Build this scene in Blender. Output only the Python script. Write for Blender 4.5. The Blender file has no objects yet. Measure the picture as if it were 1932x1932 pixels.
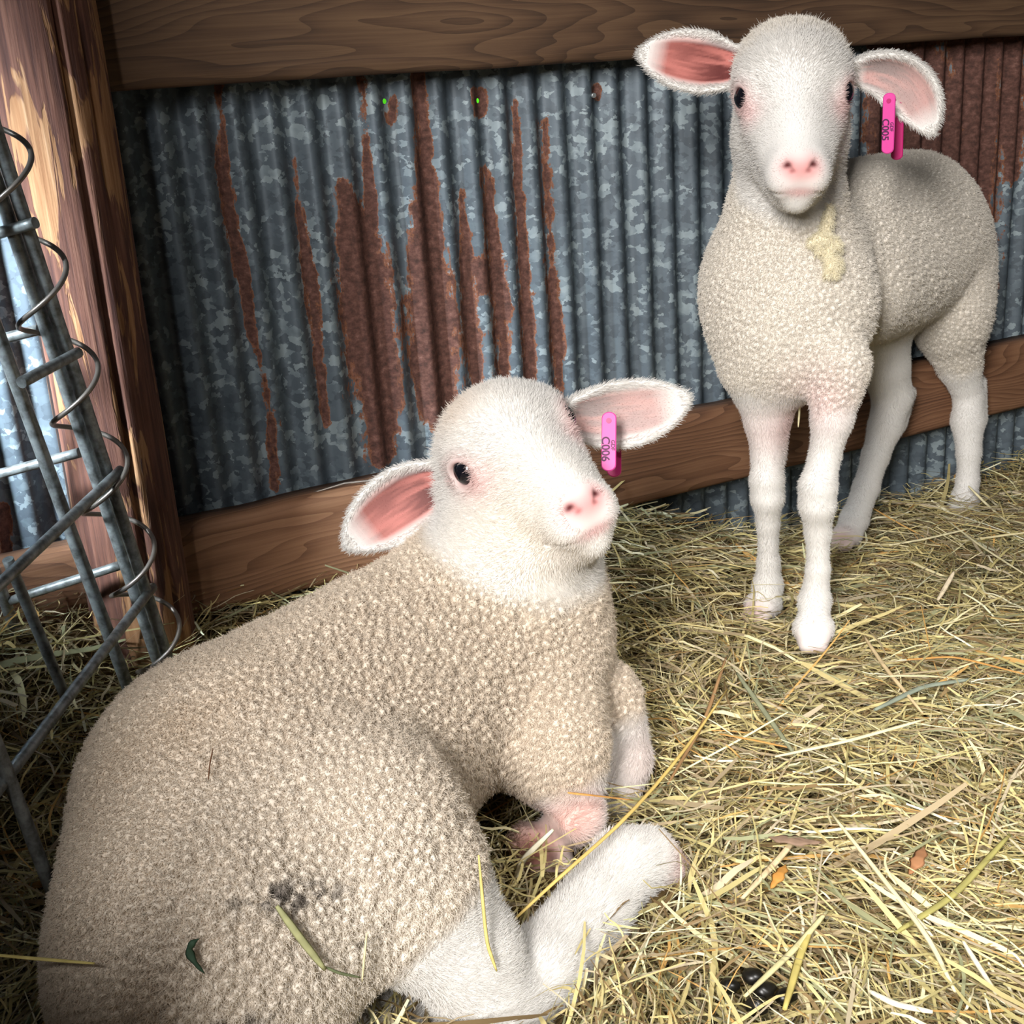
import bpy, math, random, colorsys
import numpy as np
from mathutils import Vector, Matrix, kdtree
rng = np.random.default_rng(7)
random.seed(7)
SC = bpy.context.scene
COL = SC.collection

# ------------------------------------------------------------------ camera
F = 2270.0                      # focal length in pixels of a 1932 px wide frame
CAM_H = 0.525                   # crouching photographer, metres above the hay
dn = np.array([477., 6534., F]); dn /= np.linalg.norm(dn)       # gravity seen in the camera frame
fw = np.array([0, 0, 1.]) - dn * dn[2]; fw /= np.linalg.norm(fw)
rt = np.cross(dn, fw)
W = np.array([rt, fw, -dn])     # camera frame (x right, y down, z ahead) -> world
CP = np.array([0, 0, CAM_H])
cam = bpy.data.cameras.new('camera')
cam.sensor_width = 36; cam.lens = 36 * F / 1932; cam.clip_start = .02; cam.clip_end = 60
camo = bpy.data.objects.new('camera', cam); COL.objects.link(camo)
ex, ey, ez = W @ [1, 0, 0], W @ [0, -1, 0], W @ [0, 0, -1]
camo.matrix_world = Matrix(((ex[0], ey[0], ez[0], 0), (ex[1], ey[1], ez[1], 0), (ex[2], ey[2], ez[2], CAM_H), (0, 0, 0, 1)))
SC.camera = camo

# ------------------------------------------------------------------ light
world = bpy.data.worlds.new('barn_air'); SC.world = world; world.use_nodes = True
bg = world.node_tree.nodes['Background']; bg.inputs[0].default_value = (.80, .90, 1.0, 1); bg.inputs[1].default_value = .024
def area(name, loc, target, sx, sy, power, color, spread=180):
    l = bpy.data.lights.new(name, 'AREA'); l.shape = 'RECTANGLE'; l.size = sx; l.size_y = sy
    l.energy = power; l.color = color; l.spread = math.radians(spread)
    o = bpy.data.objects.new(name, l); COL.objects.link(o); o.location = loc
    o.rotation_euler = (Vector(target) - Vector(loc)).to_track_quat('-Z', 'Y').to_euler()
    return o
area('barn_door_daylight', (-.50, -.95, 1.2), (.22, .9, .12), .38, .85, 50, (1, .97, .94), 150)
area('side_opening_daylight', (-.95, .30, .85), (-.45, .95, .36), .16, .3, 3.4, (.80, .91, 1.0), 30)
area('foreground_fill', (.85, -.30, 1.8), (.30, .72, .0), .4, .4, 1.3, (1, .98, .95), 26)  # invented fill lamp that brightens the hind shank and near hay
area('outdoor_daylight', (.6, 3.4, 1.5), (.0, 4.2, .5), 1, 1, 60, (1, 1, .95))
SC.view_settings.view_transform = 'Standard'; SC.view_settings.look = 'None'
SC.view_settings.gamma = 1; SC.view_settings.use_curve_mapping = False
SC.view_settings.exposure = 0.0
SC.cycles.max_bounces = 6; SC.cycles.transparent_max_bounces = 6
SC.cycles.use_denoising = True

# ------------------------------------------------------------------ pixel -> place
def ray(px, py): return W @ np.array([px - 966., py - 966., F])
def at_h(px, py, z):            # point of the sight line at height z
    r = ray(px, py); return CP + r * ((z - CAM_H) / r[2])
def at_y(px, py, y):            # ... at distance y ahead
    r = ray(px, py); return CP + r * (y / r[1])
def at_d(px, py, d):            # ... at depth d along the view axis
    return CP + ray(px, py) * (d / F)
def depth(p): return float((W.T @ (np.asarray(p) - CP))[2])
hv = np.array([4634., -1126., F]); hv -= dn * (hv @ dn); hv /= np.linalg.norm(hv)
WD = W @ hv                                      # the wall runs along WD
WN = np.array([-WD[1], WD[0], 0])                # away from the camera
WK = WN @ at_h(1850, 905, 0)
def at_wall(px, py, off=0.):
    r = ray(px, py); return CP + r * ((WK - off - WN @ CP) / (WN @ r))

# ------------------------------------------------------------------ helpers
def tag(o, label=None, cat=None, group=None, kind=None):
    if label: o['label'] = label
    if cat: o['category'] = cat
    if group: o['group'] = group
    if kind: o['kind'] = kind
    return o
def empty(name, loc):
    o = bpy.data.objects.new(name, None); COL.objects.link(o); o.location = loc; o.empty_display_size = .05
    return o
def link(name, me, mat=None, parent=None):
    o = bpy.data.objects.new(name, me); COL.objects.link(o)
    if mat: me.materials.append(mat)
    if parent:
        o.parent = parent; o.matrix_parent_inverse = Matrix.Translation(-parent.location)
    return o
def mesh_np(name, V, Fq, smooth=True):
    """V (n,3), Fq (m,k) index array of equal sized faces"""
    me = bpy.data.meshes.new(name); V = np.asarray(V, np.float32); Fq = np.asarray(Fq, np.int32)
    me.vertices.add(len(V)); me.vertices.foreach_set('co', V.ravel())
    k = Fq.shape[1]; me.loops.add(Fq.size); me.loops.foreach_set('vertex_index', Fq.ravel())
    me.polygons.add(len(Fq)); me.polygons.foreach_set('loop_start', np.arange(0, Fq.size, k, dtype=np.int32))
    me.polygons.foreach_set('use_smooth', np.full(len(Fq), smooth))
    me.update(calc_edges=True)
    return me
def vattr(me, name, data, typ='FLOAT'):
    a = me.attributes.new(name, typ, 'POINT')
    if typ == 'FLOAT': a.data.foreach_set('value', np.asarray(data, np.float32).ravel())
    elif typ == 'FLOAT_COLOR':
        d = np.asarray(data, np.float32); d = np.c_[d, np.ones(len(d), np.float32)] if d.shape[1] == 3 else d
        a.data.foreach_set('color', d.ravel())
    elif typ == 'FLOAT_VECTOR': a.data.foreach_set('vector', np.asarray(data, np.float32).ravel())
def tube(pts, rad, n=10, caps=True):
    """swept tube through pts -> (V,F quads as list)"""
    pts = np.asarray(pts, float); m = len(pts); rad = np.broadcast_to(np.asarray(rad, float), (m,))
    T = np.gradient(pts, axis=0); T /= np.linalg.norm(T, axis=1)[:, None] + 1e-12
    ref = np.array([0, 0, 1.]) if abs(T[0][2]) < .9 else np.array([1., 0, 0])
    N = np.cross(T[0], ref); N /= np.linalg.norm(N); V = []
    for i in range(m):
        N = N - T[i] * (N @ T[i]); N /= np.linalg.norm(N) + 1e-12; B = np.cross(T[i], N)
        a = np.arange(n) * 2 * np.pi / n
        V.append(pts[i] + rad[i] * (np.cos(a)[:, None] * N + np.sin(a)[:, None] * B))
    V = np.concatenate(V); Fc = []
    for i in range(m - 1):
        for j in range(n):
            Fc.append((i * n + j, i * n + (j + 1) % n, (i + 1) * n + (j + 1) % n, (i + 1) * n + j))
    if caps:
        Fc.append(tuple(range(n - 1, -1, -1))); Fc.append(tuple((m - 1) * n + j for j in range(n)))
    return V, Fc
def mesh_list(name, V, Fc, smooth=True):
    me = bpy.data.meshes.new(name); me.from_pydata([tuple(v) for v in V], [], Fc); me.update()
    me.polygons.foreach_set('use_smooth', [smooth and len(f) < 5 for f in Fc]); me.update()
    return me
def noise3(P, scale, seed=0, octaves=3):
    """value noise on points, -1..1"""
    out = np.zeros(len(P)); amp = 1.; tot = 0.
    for o in range(octaves):
        q = P * scale * 2 ** o + seed * 17.3 + o * 5.1; i = np.floor(q).astype(np.int64); f = q - i; f = f * f * (3 - 2 * f)
        s = np.zeros(len(P))
        for dx in (0, 1):
            for dy in (0, 1):
                for dz in (0, 1):
                    h = ((i[:, 0] + dx) * 73856093) ^ ((i[:, 1] + dy) * 19349663) ^ ((i[:, 2] + dz) * 83492791)
                    h = (h ^ (h >> 13)) * 1274126177; h = (h ^ (h >> 16)) & 0xffff
                    w = (f[:, 0] if dx else 1 - f[:, 0]) * (f[:, 1] if dy else 1 - f[:, 1]) * (f[:, 2] if dz else 1 - f[:, 2])
                    s += w * (h / 32767.5 - 1)
        out += amp * s; tot += amp; amp *= .5
    return out / tot

# ------------------------------------------------------------------ materials
class Mat:
    def __init__(s, name, rough=.8):
        s.m = bpy.data.materials.new(name); s.m.use_nodes = True; s.t = s.m.node_tree
        s.b = s.t.nodes['Principled BSDF']; s.b.inputs['Roughness'].default_value = rough
        s.out = s.t.nodes['Material Output']
    def n(s, typ, **kw):
        nd = s.t.nodes.new('ShaderNode' + typ)
        for k, v in kw.items():
            if k in nd.inputs.keys(): s.set(nd.inputs[k], v)
            else: setattr(nd, k, v)
        return nd
    def set(s, inp, v):
        if hasattr(v, 'is_output') or hasattr(v, 'links'): s.t.links.new(v, inp)
        else: inp.default_value = v
    def math(s, op, a, b=0., c=None):
        nd = s.t.nodes.new('ShaderNodeMath'); nd.operation = op
        s.set(nd.inputs[0], a); s.set(nd.inputs[1], b)
        if c is not None: s.set(nd.inputs[2], c)
        return nd.outputs[0]
    def ramp(s, fac, stops):
        nd = s.t.nodes.new('ShaderNodeValToRGB'); s.set(nd.inputs[0], fac); el = nd.color_ramp.elements
        while len(el) < len(stops): el.new(.5)
        for e, (p, c) in zip(el, stops): e.position = p; e.color = (*c, 1) if len(c) == 3 else c
        return nd.outputs[0]
    def mix(s, fac, a, b):
        nd = s.t.nodes.new('ShaderNodeMix'); nd.data_type = 'RGBA'
        s.set(nd.inputs[0], fac); s.set(nd.inputs[6], a if not isinstance(a, tuple) else (*a, 1)); s.set(nd.inputs[7], b if not isinstance(b, tuple) else (*b, 1))
        return nd.outputs[2]
    def mapping(s, vec, scale=(1, 1, 1), loc=(0, 0, 0), rot=(0, 0, 0)):
        nd = s.t.nodes.new('ShaderNodeMapping'); s.set(nd.inputs[0], vec)
        nd.inputs['Scale'].default_value = scale; nd.inputs['Location'].default_value = loc; nd.inputs['Rotation'].default_value = rot
        return nd.outputs[0]
    def noise(s, vec, scale, detail=4, rough=.55, dist=0.):
        nd = s.n('TexNoise'); s.set(nd.inputs['Vector'], vec); nd.inputs['Scale'].default_value = scale
        nd.inputs['Detail'].default_value = detail; nd.inputs['Roughness'].default_value = rough; nd.inputs['Distortion'].default_value = dist
        return nd.outputs[0]
    def attr(s, name): return s.n('Attribute', attribute_name=name)
    def bump(s, h, strength=.3, dist=.002):
        nd = s.n('Bump'); s.set(nd.inputs['Height'], h); nd.inputs['Strength'].default_value = strength; nd.inputs['Distance'].default_value = dist
        s.t.links.new(nd.outputs[0], s.b.inputs['Normal'])
    def color(s, c): s.set(s.b.inputs['Base Color'], (*c, 1) if isinstance(c, tuple) else c)
def srgb(r, g, b):
    f = lambda v: ((v / 255 + .055) / 1.055) ** 2.4 if v > 10 else v / 255 / 12.92
    return (f(r), f(g), f(b))
def flat(name, c, rough=.6, metal=0.):
    m = Mat(name, rough); m.color(c); m.b.inputs['Metallic'].default_value = metal; return m.m

def wood_mat(name, c0, c1, c2, seed, sx=1.5, ring=55):
    m = Mat(name, .75); co = m.attr('grain').outputs['Vector']
    warp = m.noise(m.mapping(co, (sx, 9, 9), (seed, 0, 0)), 1.0, 3, .5)
    r = m.math('ADD', m.math('MULTIPLY', warp, 1.0), 0)
    sep = m.n('SeparateXYZ'); m.set(sep.inputs[0], co)
    k = m.math('ADD', m.math('MULTIPLY', sep.outputs[1], 7.), m.math('MULTIPLY', warp, 2.2))
    wv = m.math('FRACT', m.math('MULTIPLY', k, ring / 4))
    wv = m.math('SMOOTH_MAX' if False else 'POWER', wv, 1.6)
    fine = m.noise(m.mapping(co, (7, 420, 420)), 1., 3, .6)
    blot = m.noise(m.mapping(co, (4, 12, 12), (seed * 2, 3, 0)), 1., 4, .6)
    v = m.math('ADD', m.math('ADD', m.math('MULTIPLY', wv, .26), m.math('MULTIPLY', fine, .38)), m.math('MULTIPLY', blot, .50))
    m.color(m.ramp(v, [(.28, c2), (.55, c1), (.85, c0)]))
    m.bump(v, .5, .002); return m.m
M = {}
M['board'] = wood_mat('weathered_board', srgb(44, 30, 20), srgb(82, 59, 41), srgb(104, 79, 56), 3)
M['board_low'] = wood_mat('brown_board', srgb(74, 46, 30), srgb(122, 85, 60), srgb(150, 111, 82), 9)

# galvanised corrugated sheet
PITCH, AMP = .0318, .0056
def wall_prof(U, Z): return AMP * np.cos(2 * np.pi * (U - at_wall(1093, 400) @ WD) / PITCH + .6) + .0006 * np.sin(U * 90 + Z * 5)
def metal_mat():
    m = Mat('galvanised_sheet', .5); co = m.attr('uvw').outputs['Vector']
    vo = m.n('TexVoronoi'); m.set(vo.inputs['Vector'], m.mapping(co, (1, 1, .55))); vo.inputs['Scale'].default_value = 105
    wob = m.noise(co, 90, 3, .6)
    vo2 = m.n('TexVoronoi'); m.set(vo2.inputs['Vector'], m.mapping(co, (1, 1, .7))); vo2.inputs['Scale'].default_value = 60
    n1 = m.noise(co, 16, 4, .6)
    g = m.math('ADD', m.math('MULTIPLY', m.noise(m.mapping(co, (1, 1, .7)), 190, 2, .65), .60), m.math('MULTIPLY', n1, .45))
    zc = m.ramp(g, [(.38, srgb(58, 66, 74)), (.50, srgb(86, 98, 107)), (.575, srgb(98, 110, 117)), (.605, srgb(116, 128, 135)), (.68, srgb(140, 152, 158))])
    wv = m.n('VectorMath', operation='SCALE'); m.set(wv.inputs[0], m.n('TexNoise').outputs[1]); nz = wv.inputs[0].links[0].from_node; m.set(nz.inputs['Vector'], co); nz.inputs['Scale'].default_value = 150; nz.inputs['Detail'].default_value = 3; wv.inputs['Scale'].default_value = .013
    av = m.n('VectorMath', operation='ADD'); m.set(av.inputs[0], co); m.set(av.inputs[1], wv.outputs[0])
    m.set(vo.inputs['Vector'], av.outputs[0]); vo.inputs['Scale'].default_value = 150
    sc = m.n('SeparateColor'); m.set(sc.inputs[0], vo.outputs['Color'])
    fl = m.math('ADD', m.math('MULTIPLY', sc.outputs[0], .62), m.math('MULTIPLY', n1, .75))
    zc = m.ramp(fl, [(.40, srgb(74, 84, 92)), (.62, srgb(86, 97, 106)), (.84, srgb(94, 106, 114)), (.875, srgb(114, 127, 134)), (.97, srgb(134, 147, 152))])
    ru = m.attr('rust').outputs['Fac']
    edge = m.math('ADD', ru, m.math('MULTIPLY', m.math('SUBTRACT', m.math('ADD', m.math('MULTIPLY', m.noise(m.mapping(co, (1, 1, .16)), 52, 4, .65), .55), m.math('MULTIPLY', m.noise(m.mapping(co, (1, 1, .6)), 90, 5, .75), .45)), .5), 2.3))
    fac = m.ramp(edge, [(.47, (0, 0, 0)), (.53, (1, 1, 1))])
    rc = m.ramp(m.noise(co, 160, 4, .7), [(.30, srgb(50, 30, 24)), (.48, srgb(82, 52, 43)), (.60, srgb(102, 68, 59)), (.76, srgb(134, 100, 88))])
    rim = m.ramp(edge, [(.5, (1, 1, 1)), (.62, (0, 0, 0))])
    rc = m.mix(m.math('MULTIPLY', rim, .6), rc, srgb(158, 100, 62))
    m.color(m.mix(fac, zc, rc))
    m.set(m.b.inputs['Metallic'], m.math('MULTIPLY', m.math('SUBTRACT', 1., fac), .25))
    m.set(m.b.inputs['Roughness'], m.math('ADD', m.math('MULTIPLY', fac, .35), .52))
    m.bump(m.math('MULTIPLY', m.noise(co, 260, 3, .6), fac), .35, .001)
    # nail holes that let daylight in
    prev = None
    for (px, py, r) in ((725, 191, .0023), (901, 190, .0022)):
        p = at_wall(px, py, 0)
        for _ in range(6): p = at_wall(px, py, -wall_prof(p @ WD, p[2]))
        sub = m.n('VectorMath', operation='DISTANCE'); m.set(sub.inputs[0], co); sub.inputs[1].default_value = (float(p @ WD), 0, float(p[2]))
        h = m.math('LESS_THAN', sub.outputs['Value'], r)
        prev = h if prev is None else m.math('MAXIMUM', prev, h)
    tr = m.n('BsdfTransparent'); mx = m.n('MixShader'); m.set(mx.inputs[0], prev)
    m.t.links.new(m.b.outputs[0], mx.inputs[1]); m.t.links.new(tr.outputs[0], mx.inputs[2]); m.t.links.new(mx.outputs[0], m.out.inputs[0])
    return m.m
M['metal'] = metal_mat()

def post_mat():
    m = Mat('peeled_post', .85); co = m.attr('grain').outputs['Vector']
    a = m.noise(m.mapping(co, (1, 1, .13)), 62, 4, .55, .9)
    b = m.noise(m.mapping(co, (1, 1, .05)), 260, 3, .6)
    c = m.noise(m.mapping(co, (1, 1, .2)), 22, 2, .5)
    e = m.math('ADD', a, m.math('MULTIPLY', m.math('SUBTRACT', c, .5), .55))
    dark = m.ramp(b, [(.3, srgb(70, 42, 36)), (.55, srgb(108, 70, 56)), (.75, srgb(134, 94, 76))])
    tan = m.ramp(b, [(.3, srgb(136, 92, 58)), (.6, srgb(172, 128, 90)), (.8, srgb(198, 160, 124))])
    fac = m.ramp(e, [(.53, (0, 0, 0)), (.56, (1, 1, 1))])
    col = m.mix(fac, dark, tan)
    crack = m.ramp(m.noise(m.mapping(co, (1, 1, .02)), 70, 1, .3), [(.30, (1, 1, 1)), (.325, (0, 0, 0))])
    col = m.mix(crack, col, srgb(34, 22, 18))
    m.color(col); m.bump(m.math('ADD', m.math('MULTIPLY', fac, -.5), b), .5, .002); return m.m
M['post'] = post_mat()
def rod_mat():
    m = Mat('galvanised_rod', .42); co = m.n('TexCoord').outputs['Object']
    n = m.noise(co, 120, 4, .6); m.color(m.ramp(n, [(.35, srgb(104, 106, 104)), (.6, srgb(158, 164, 164)), (.8, srgb(176, 182, 182))]))
    m.b.inputs['Metallic'].default_value = .45; m.bump(m.noise(co, 500, 2), .15, .0005); return m.m
M['rod'] = rod_mat()
M['wire'] = flat('tie_wire', srgb(128, 120, 112), .4, .6)
M['pink'] = flat('pink_plastic', srgb(218, 66, 154), .45)
M['pink_dark'] = flat('magenta_plastic', srgb(180, 30, 104), .45)
M['ink'] = flat('dark_print', srgb(74, 14, 66), .6)
M['dung'] = flat('wet_dung', srgb(22, 20, 16), .35)
M['nail'] = flat('bright_nail', srgb(210, 216, 216), .3, .8)
def colattr_mat(name, rough=.9, sss=0., trans=0.):
    m = Mat(name, rough); c = m.attr('col').outputs['Color']; m.color(c)
    m.b.inputs['Specular IOR Level'].default_value = .2
    if sss: m.b.inputs['Subsurface Weight'].default_value = sss; m.b.inputs['Subsurface Scale'].default_value = .01
    if trans:
        t = m.n('BsdfTranslucent'); m.set(t.inputs[0], c); mx = m.n('MixShader'); mx.inputs[0].default_value = trans
        m.t.links.new(m.b.outputs[0], mx.inputs[1]); m.t.links.new(t.outputs[0], mx.inputs[2]); m.t.links.new(mx.outputs[0], m.out.inputs[0])
    return m.m
M['skin'] = colattr_mat('animal_skin', .85)
M['hair'] = colattr_mat('animal_hair', .9, trans=.18)
M['hay'] = colattr_mat('hay', .65, trans=.12)
M['eye'] = flat('dark_eye', (.006, .006, .009), .06)
M['grass'] = flat('outdoor_green', srgb(90, 235, 20), .9)
def ground_mat():
    m = Mat('barn_ground', .95); co = m.n('TexCoord').outputs['Object']
    m.color(m.ramp(m.noise(co, 60, 5, .7), [(.3, srgb(50, 38, 26)), (.7, srgb(104, 86, 58))])); return m.m
M['ground'] = ground_mat()

# ------------------------------------------------------------------ structure
g = 40
xs = np.linspace(-2.2, 2.8, g); ys = np.linspace(-1.5, 3.0, g)
X, Y = np.meshgrid(xs, ys); V = np.c_[X.ravel(), Y.ravel(), np.full(g * g, -.012)]
I = np.arange(g * g).reshape(g, g)
Q = np.stack([I[:-1, :-1], I[:-1, 1:], I[1:, 1:], I[1:, :-1]], -1).reshape(-1, 4)
tag(link('floor', mesh_np('floor', V, Q), M['ground']), 'dark barn floor under the hay', 'floor', kind='structure')

def build_wall():
    pitch = .0318; amp = .0056; u0, u1 = -.75, 2.3; z0, z1 = -.06, 1.15
    nu = int((u1 - u0) / pitch * 12); us = np.linspace(u0, u1, nu); zs = np.linspace(z0, z1, 150)
    U, Z = np.meshgrid(us, zs); ph = at_wall(1085 + 8, 400) @ WD
    prof = wall_prof(U, Z)
    base = WN * WK
    V = base + U[..., None] * WD + prof[..., None] * WN + Z[..., None] * np.array([0, 0, 1.]); V = V.reshape(-1, 3)
    # stains: px polylines (x, y, half width px)
    S = [[(412, 150, 9), (425, 330, 13), (455, 520, 12), (478, 640, 8)], [(480, 640, 5), (512, 780, 12), (522, 920, 10)],
         [(556, 300, 5), (572, 440, 11), (598, 640, 14), (618, 800, 7)],
         [(648, 350, 18), (680, 470, 46), (695, 600, 58), (715, 740, 45), (722, 850, 30)],
         [(680, 150, 8), (690, 260, 9), (704, 420, 12)], [(742, 190, 10), (740, 230, 8)],
         [(788, 140, 11), (800, 260, 14), (806, 350, 26), (806, 470, 44), (812, 620, 52), (826, 760, 34), (838, 810, 18)],
         [(872, 360, 8), (882, 500, 14), (888, 640, 15), (898, 740, 12)],
         [(908, 185, 16), (909, 210, 12)], [(918, 320, 10), (932, 450, 15), (946, 590, 18), (952, 740, 14)], [(905, 505, 22), (912, 540, 16)],
         [(972, 180, 7), (978, 330, 8), (990, 520, 12), (1002, 740, 11)], [(1026, 230, 8), (1036, 420, 11), (1046, 560, 13), (1058, 740, 10)],
         [(1128, 168, 10), (1130, 185, 6)], [(1700, 60, 60), (1740, 250, 110), (1760, 420, 120), (1780, 560, 90)], [(1840, 60, 60), (1842, 260, 50), (1846, 520, 26)],
         [(1905, 60, 40), (1910, 250, 30), (1915, 330, 16)], [(5, 960, 10), (8, 1050, 14)], [(1660, 80, 30), (1680, 250, 40)]]
    C = (V - CP) @ W; px = 966 + F * C[:, 0] / C[:, 2]; py = 966 + F * C[:, 1] / C[:, 2]   # where each stain sits on the sheet
    rust = np.zeros(len(V))
    for s in S:
        for (x0, y0, w0), (x1, y1, w1) in zip(s[:-1], s[1:]):
            L2 = (x1 - x0) ** 2 + (y1 - y0) ** 2; t = np.clip(((px - x0) * (x1 - x0) + (py - y0) * (y1 - y0)) / L2, 0, 1)
            d = np.hypot(px - x0 - t * (x1 - x0), py - y0 - t * (y1 - y0)); w = w0 + t * (w1 - w0)
            rust = np.maximum(rust, np.clip(.5 + (w - d) / (w * .9 + 24), 0, 1))
    n = len(us); I = np.arange(len(V)).reshape(len(zs), n)
    Q = np.stack([I[:-1, :-1], I[:-1, 1:], I[1:, 1:], I[1:, :-1]], -1).reshape(-1, 4)
    me = mesh_np('wall_back', V, Q); vattr(me, 'rust', rust)
    vattr(me, 'uvw', np.c_[U.ravel(), np.zeros(len(V)), Z.ravel()], 'FLOAT_VECTOR')
    tag(link('wall_back', me, M['metal']), 'corrugated galvanised metal wall with rust streaks', 'wall', kind='structure')
build_wall()
# added plank light blockers left of the camera, out of the picture: they keep daylight off the left corner
def light_blocker(name, a, b, z0, z1, label):
    a, b = np.array(a, float), np.array(b, float); n = np.array([-(b - a)[1], (b - a)[0]]); n *= .0125 / np.linalg.norm(n); k = max(1, round((z1 - z0) / .125)); V = []; Fc = []
    for i in range(k):
        za, zb = z0 + (z1 - z0) * i / k, z0 + (z1 - z0) * (i + 1) / k - .006
        for p in (a, b):
            for (q, z) in ((-1, za), (1, za), (1, zb), (-1, zb)): V.append((p[0] + n[0] * q, p[1] + n[1] * q, z))
        o = i * 8; Fc += [(o, o + 3, o + 2, o + 1), (o + 4, o + 5, o + 6, o + 7)] + [(o + j, o + (j + 1) % 4, o + 4 + (j + 1) % 4, o + 4 + j) for j in range(4)]
    V = np.array(V); me = mesh_list(name, V, Fc, False); vattr(me, 'grain', V[:, [0, 2, 1]], 'FLOAT_VECTOR')
    tag(link(name, me, M['board_low']), label, 'light_blocker', kind='structure')
light_blocker('unseen_light_blocker', (-1.5, .22), (-.31, .22), 0, 1.7, 'tall plank blocker added to shade the left corner')
light_blocker('unseen_light_blocker', (-.31, .22), (-.215, .22), 0, .40, 'low plank end of the added light blocker')
light_blocker('unseen_light_blocker', (-.66, .24), (-.66, .80), 0, .47, 'low plank blocker added against the side daylight')
# greenery outside, seen only through the nail holes
def hedge():
    n = 30; U, Z = np.meshgrid(np.linspace(-2.5, 2.5, n), np.linspace(-.2, 2.2, n))
    P = np.c_[U.ravel(), np.zeros(n * n), Z.ravel()]; P[:, 1] = 4.6 + .15 * noise3(P, 2.) + .3 * np.abs(Z.ravel() - 1)
    I = np.arange(n * n).reshape(n, n); Q = np.stack([I[:-1, :-1], I[:-1, 1:], I[1:, 1:], I[1:, :-1]], -1).reshape(-1, 4)
    tag(link('backdrop_greenery', mesh_np('backdrop_greenery', P, Q), M['grass']), 'bright green growth outside the barn', 'greenery', kind='structure')
hedge()

# ------------------------------------------------------------------ boards, post, wires
def board(name, z0, z1, ua, ub, front, thick, mat, label, seed):
    """rough sawn board along the wall; front = distance of its face from the wall plane"""
    nu = 160; us = np.linspace(ua, ub, nu); sec = []
    r = .004; a, b = front, front - thick
    prof = [(a - r * .2, z0 + r), (a, z0 + 3 * r), (a, (z0 + z1) / 2), (a, z1 - 3 * r), (a - r * .2, z1 - r), (a - r, z1), (b, z1), (b, z0), (a - r, z0)]
    V = []; G = []
    for u in us:
        for (o, z) in prof:
            V.append(WN * (WK - o) + WD * u + np.array([0, 0, z])); G.append((u, z, o))
    V = np.array(V); k = len(prof)
    nz = noise3(np.array(G), 14, seed, 3); V[:, 2] += nz * .0022; V -= WN * (noise3(np.array(G), 9, seed + 3, 2) * .0015)[:, None]
    Fc = [(i * k + j, i * k + (j + 1) % k, (i + 1) * k + (j + 1) % k, (i + 1) * k + j) for i in range(nu - 1) for j in range(k)]
    Fc += [tuple(range(k)), tuple((nu - 1) * k + j for j in range(k - 1, -1, -1))]
    me = mesh_list(name, V, Fc, True); vattr(me, 'grain', np.array(G) + np.array([0, 0, seed]), 'FLOAT_VECTOR')
    o = link(name, me, mat); return tag(o, label, 'board')
FR = .04
zt0 = at_wall(700, 141, FR)[2]
zl1 = at_wall(1307, 783, FR)[2]; zl0 = at_wall(1168, 964, FR)[2]
PB = at_wall(284, 1262, .06); PU = PB @ WD; PR = .038      # the boards butt against the post
board('wooden_board', zt0, zt0 + .10, PU + PR, 2.2, FR, .033, M['board'], 'long dark brown board across the top of the metal wall', 2)
board('wooden_board', zl0, zl1, PU + PR, 2.2, FR, .033, M['board_low'], 'long brown board along the foot of the metal wall behind the sheep', 5)
board('wooden_board', zl0, zl1, -.75, PU - PR, FR, .033, M['board_low'], 'short pale brown board left of the post behind the wire fence', 8)

def build_post():
    # round timber in front of the wall at left
    base = at_wall(284, 1262, FR + .05); rad = .5 * 190 * depth(base) / F
    base = at_wall(284, 1262, rad + .010); base[2] = 0
    global POST; POST = (base[0], base[1], rad)
    print('POST depth front', depth(base) - rad, depth(base + np.array([0,0,.6])) - rad)
    n, m = 96, 150; V = []; G = []
    for i in range(m):
        z = -.03 + 1.0 * i / (m - 1)
        c = base + np.array([.012, 0, 0]) * z
        for j in range(n):
            a = 2 * np.pi * j / n
            V.append((c[0] + math.cos(a), c[1] + math.sin(a), z)); G.append((math.cos(a) * rad, math.sin(a) * rad, z))
    V = np.array(V); G = np.array(G)
    q = G * np.array([1, 1, .12])
    rr = rad * (1 + .03 * noise3(G * np.array([1, 1, .3]), 18, 4) + .012 * noise3(q, 120, 5)) * (1 - .06 * (G[:, 2]))
    for (ang, dep, wd) in ((-1.02, .007, .035), (-2.05, .005, .03), (-.55, .004, .03), (-2.5, .004, .025)):   # drying cracks
        th = np.arctan2(G[:, 1], G[:, 0]) - ang - .06 * np.sin(G[:, 2] * 6 + ang); rr -= dep * np.exp(-(th / wd) ** 2)
    c = np.array([base[0], base[1]]); cx = c[0] + .012 * V[:, 2]
    th = np.arctan2(G[:, 1], G[:, 0]); V[:, 0] = cx + np.cos(th) * rr; V[:, 1] = c[1] + np.sin(th) * rr
    Fc = [(i * n + j, i * n + (j + 1) % n, (i + 1) * n + (j + 1) % n, (i + 1) * n + j) for i in range(m - 1) for j in range(n)]
    Fc += [tuple((m - 1) * n + j for j in range(n))]
    me = mesh_list('timber_post', V, Fc); vattr(me, 'grain', G, 'FLOAT_VECTOR')
    tag(link('timber_post', me, M['post']), 'thick round timber post with peeling reddish bark in front of the metal wall', 'post')
build_post()

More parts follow.
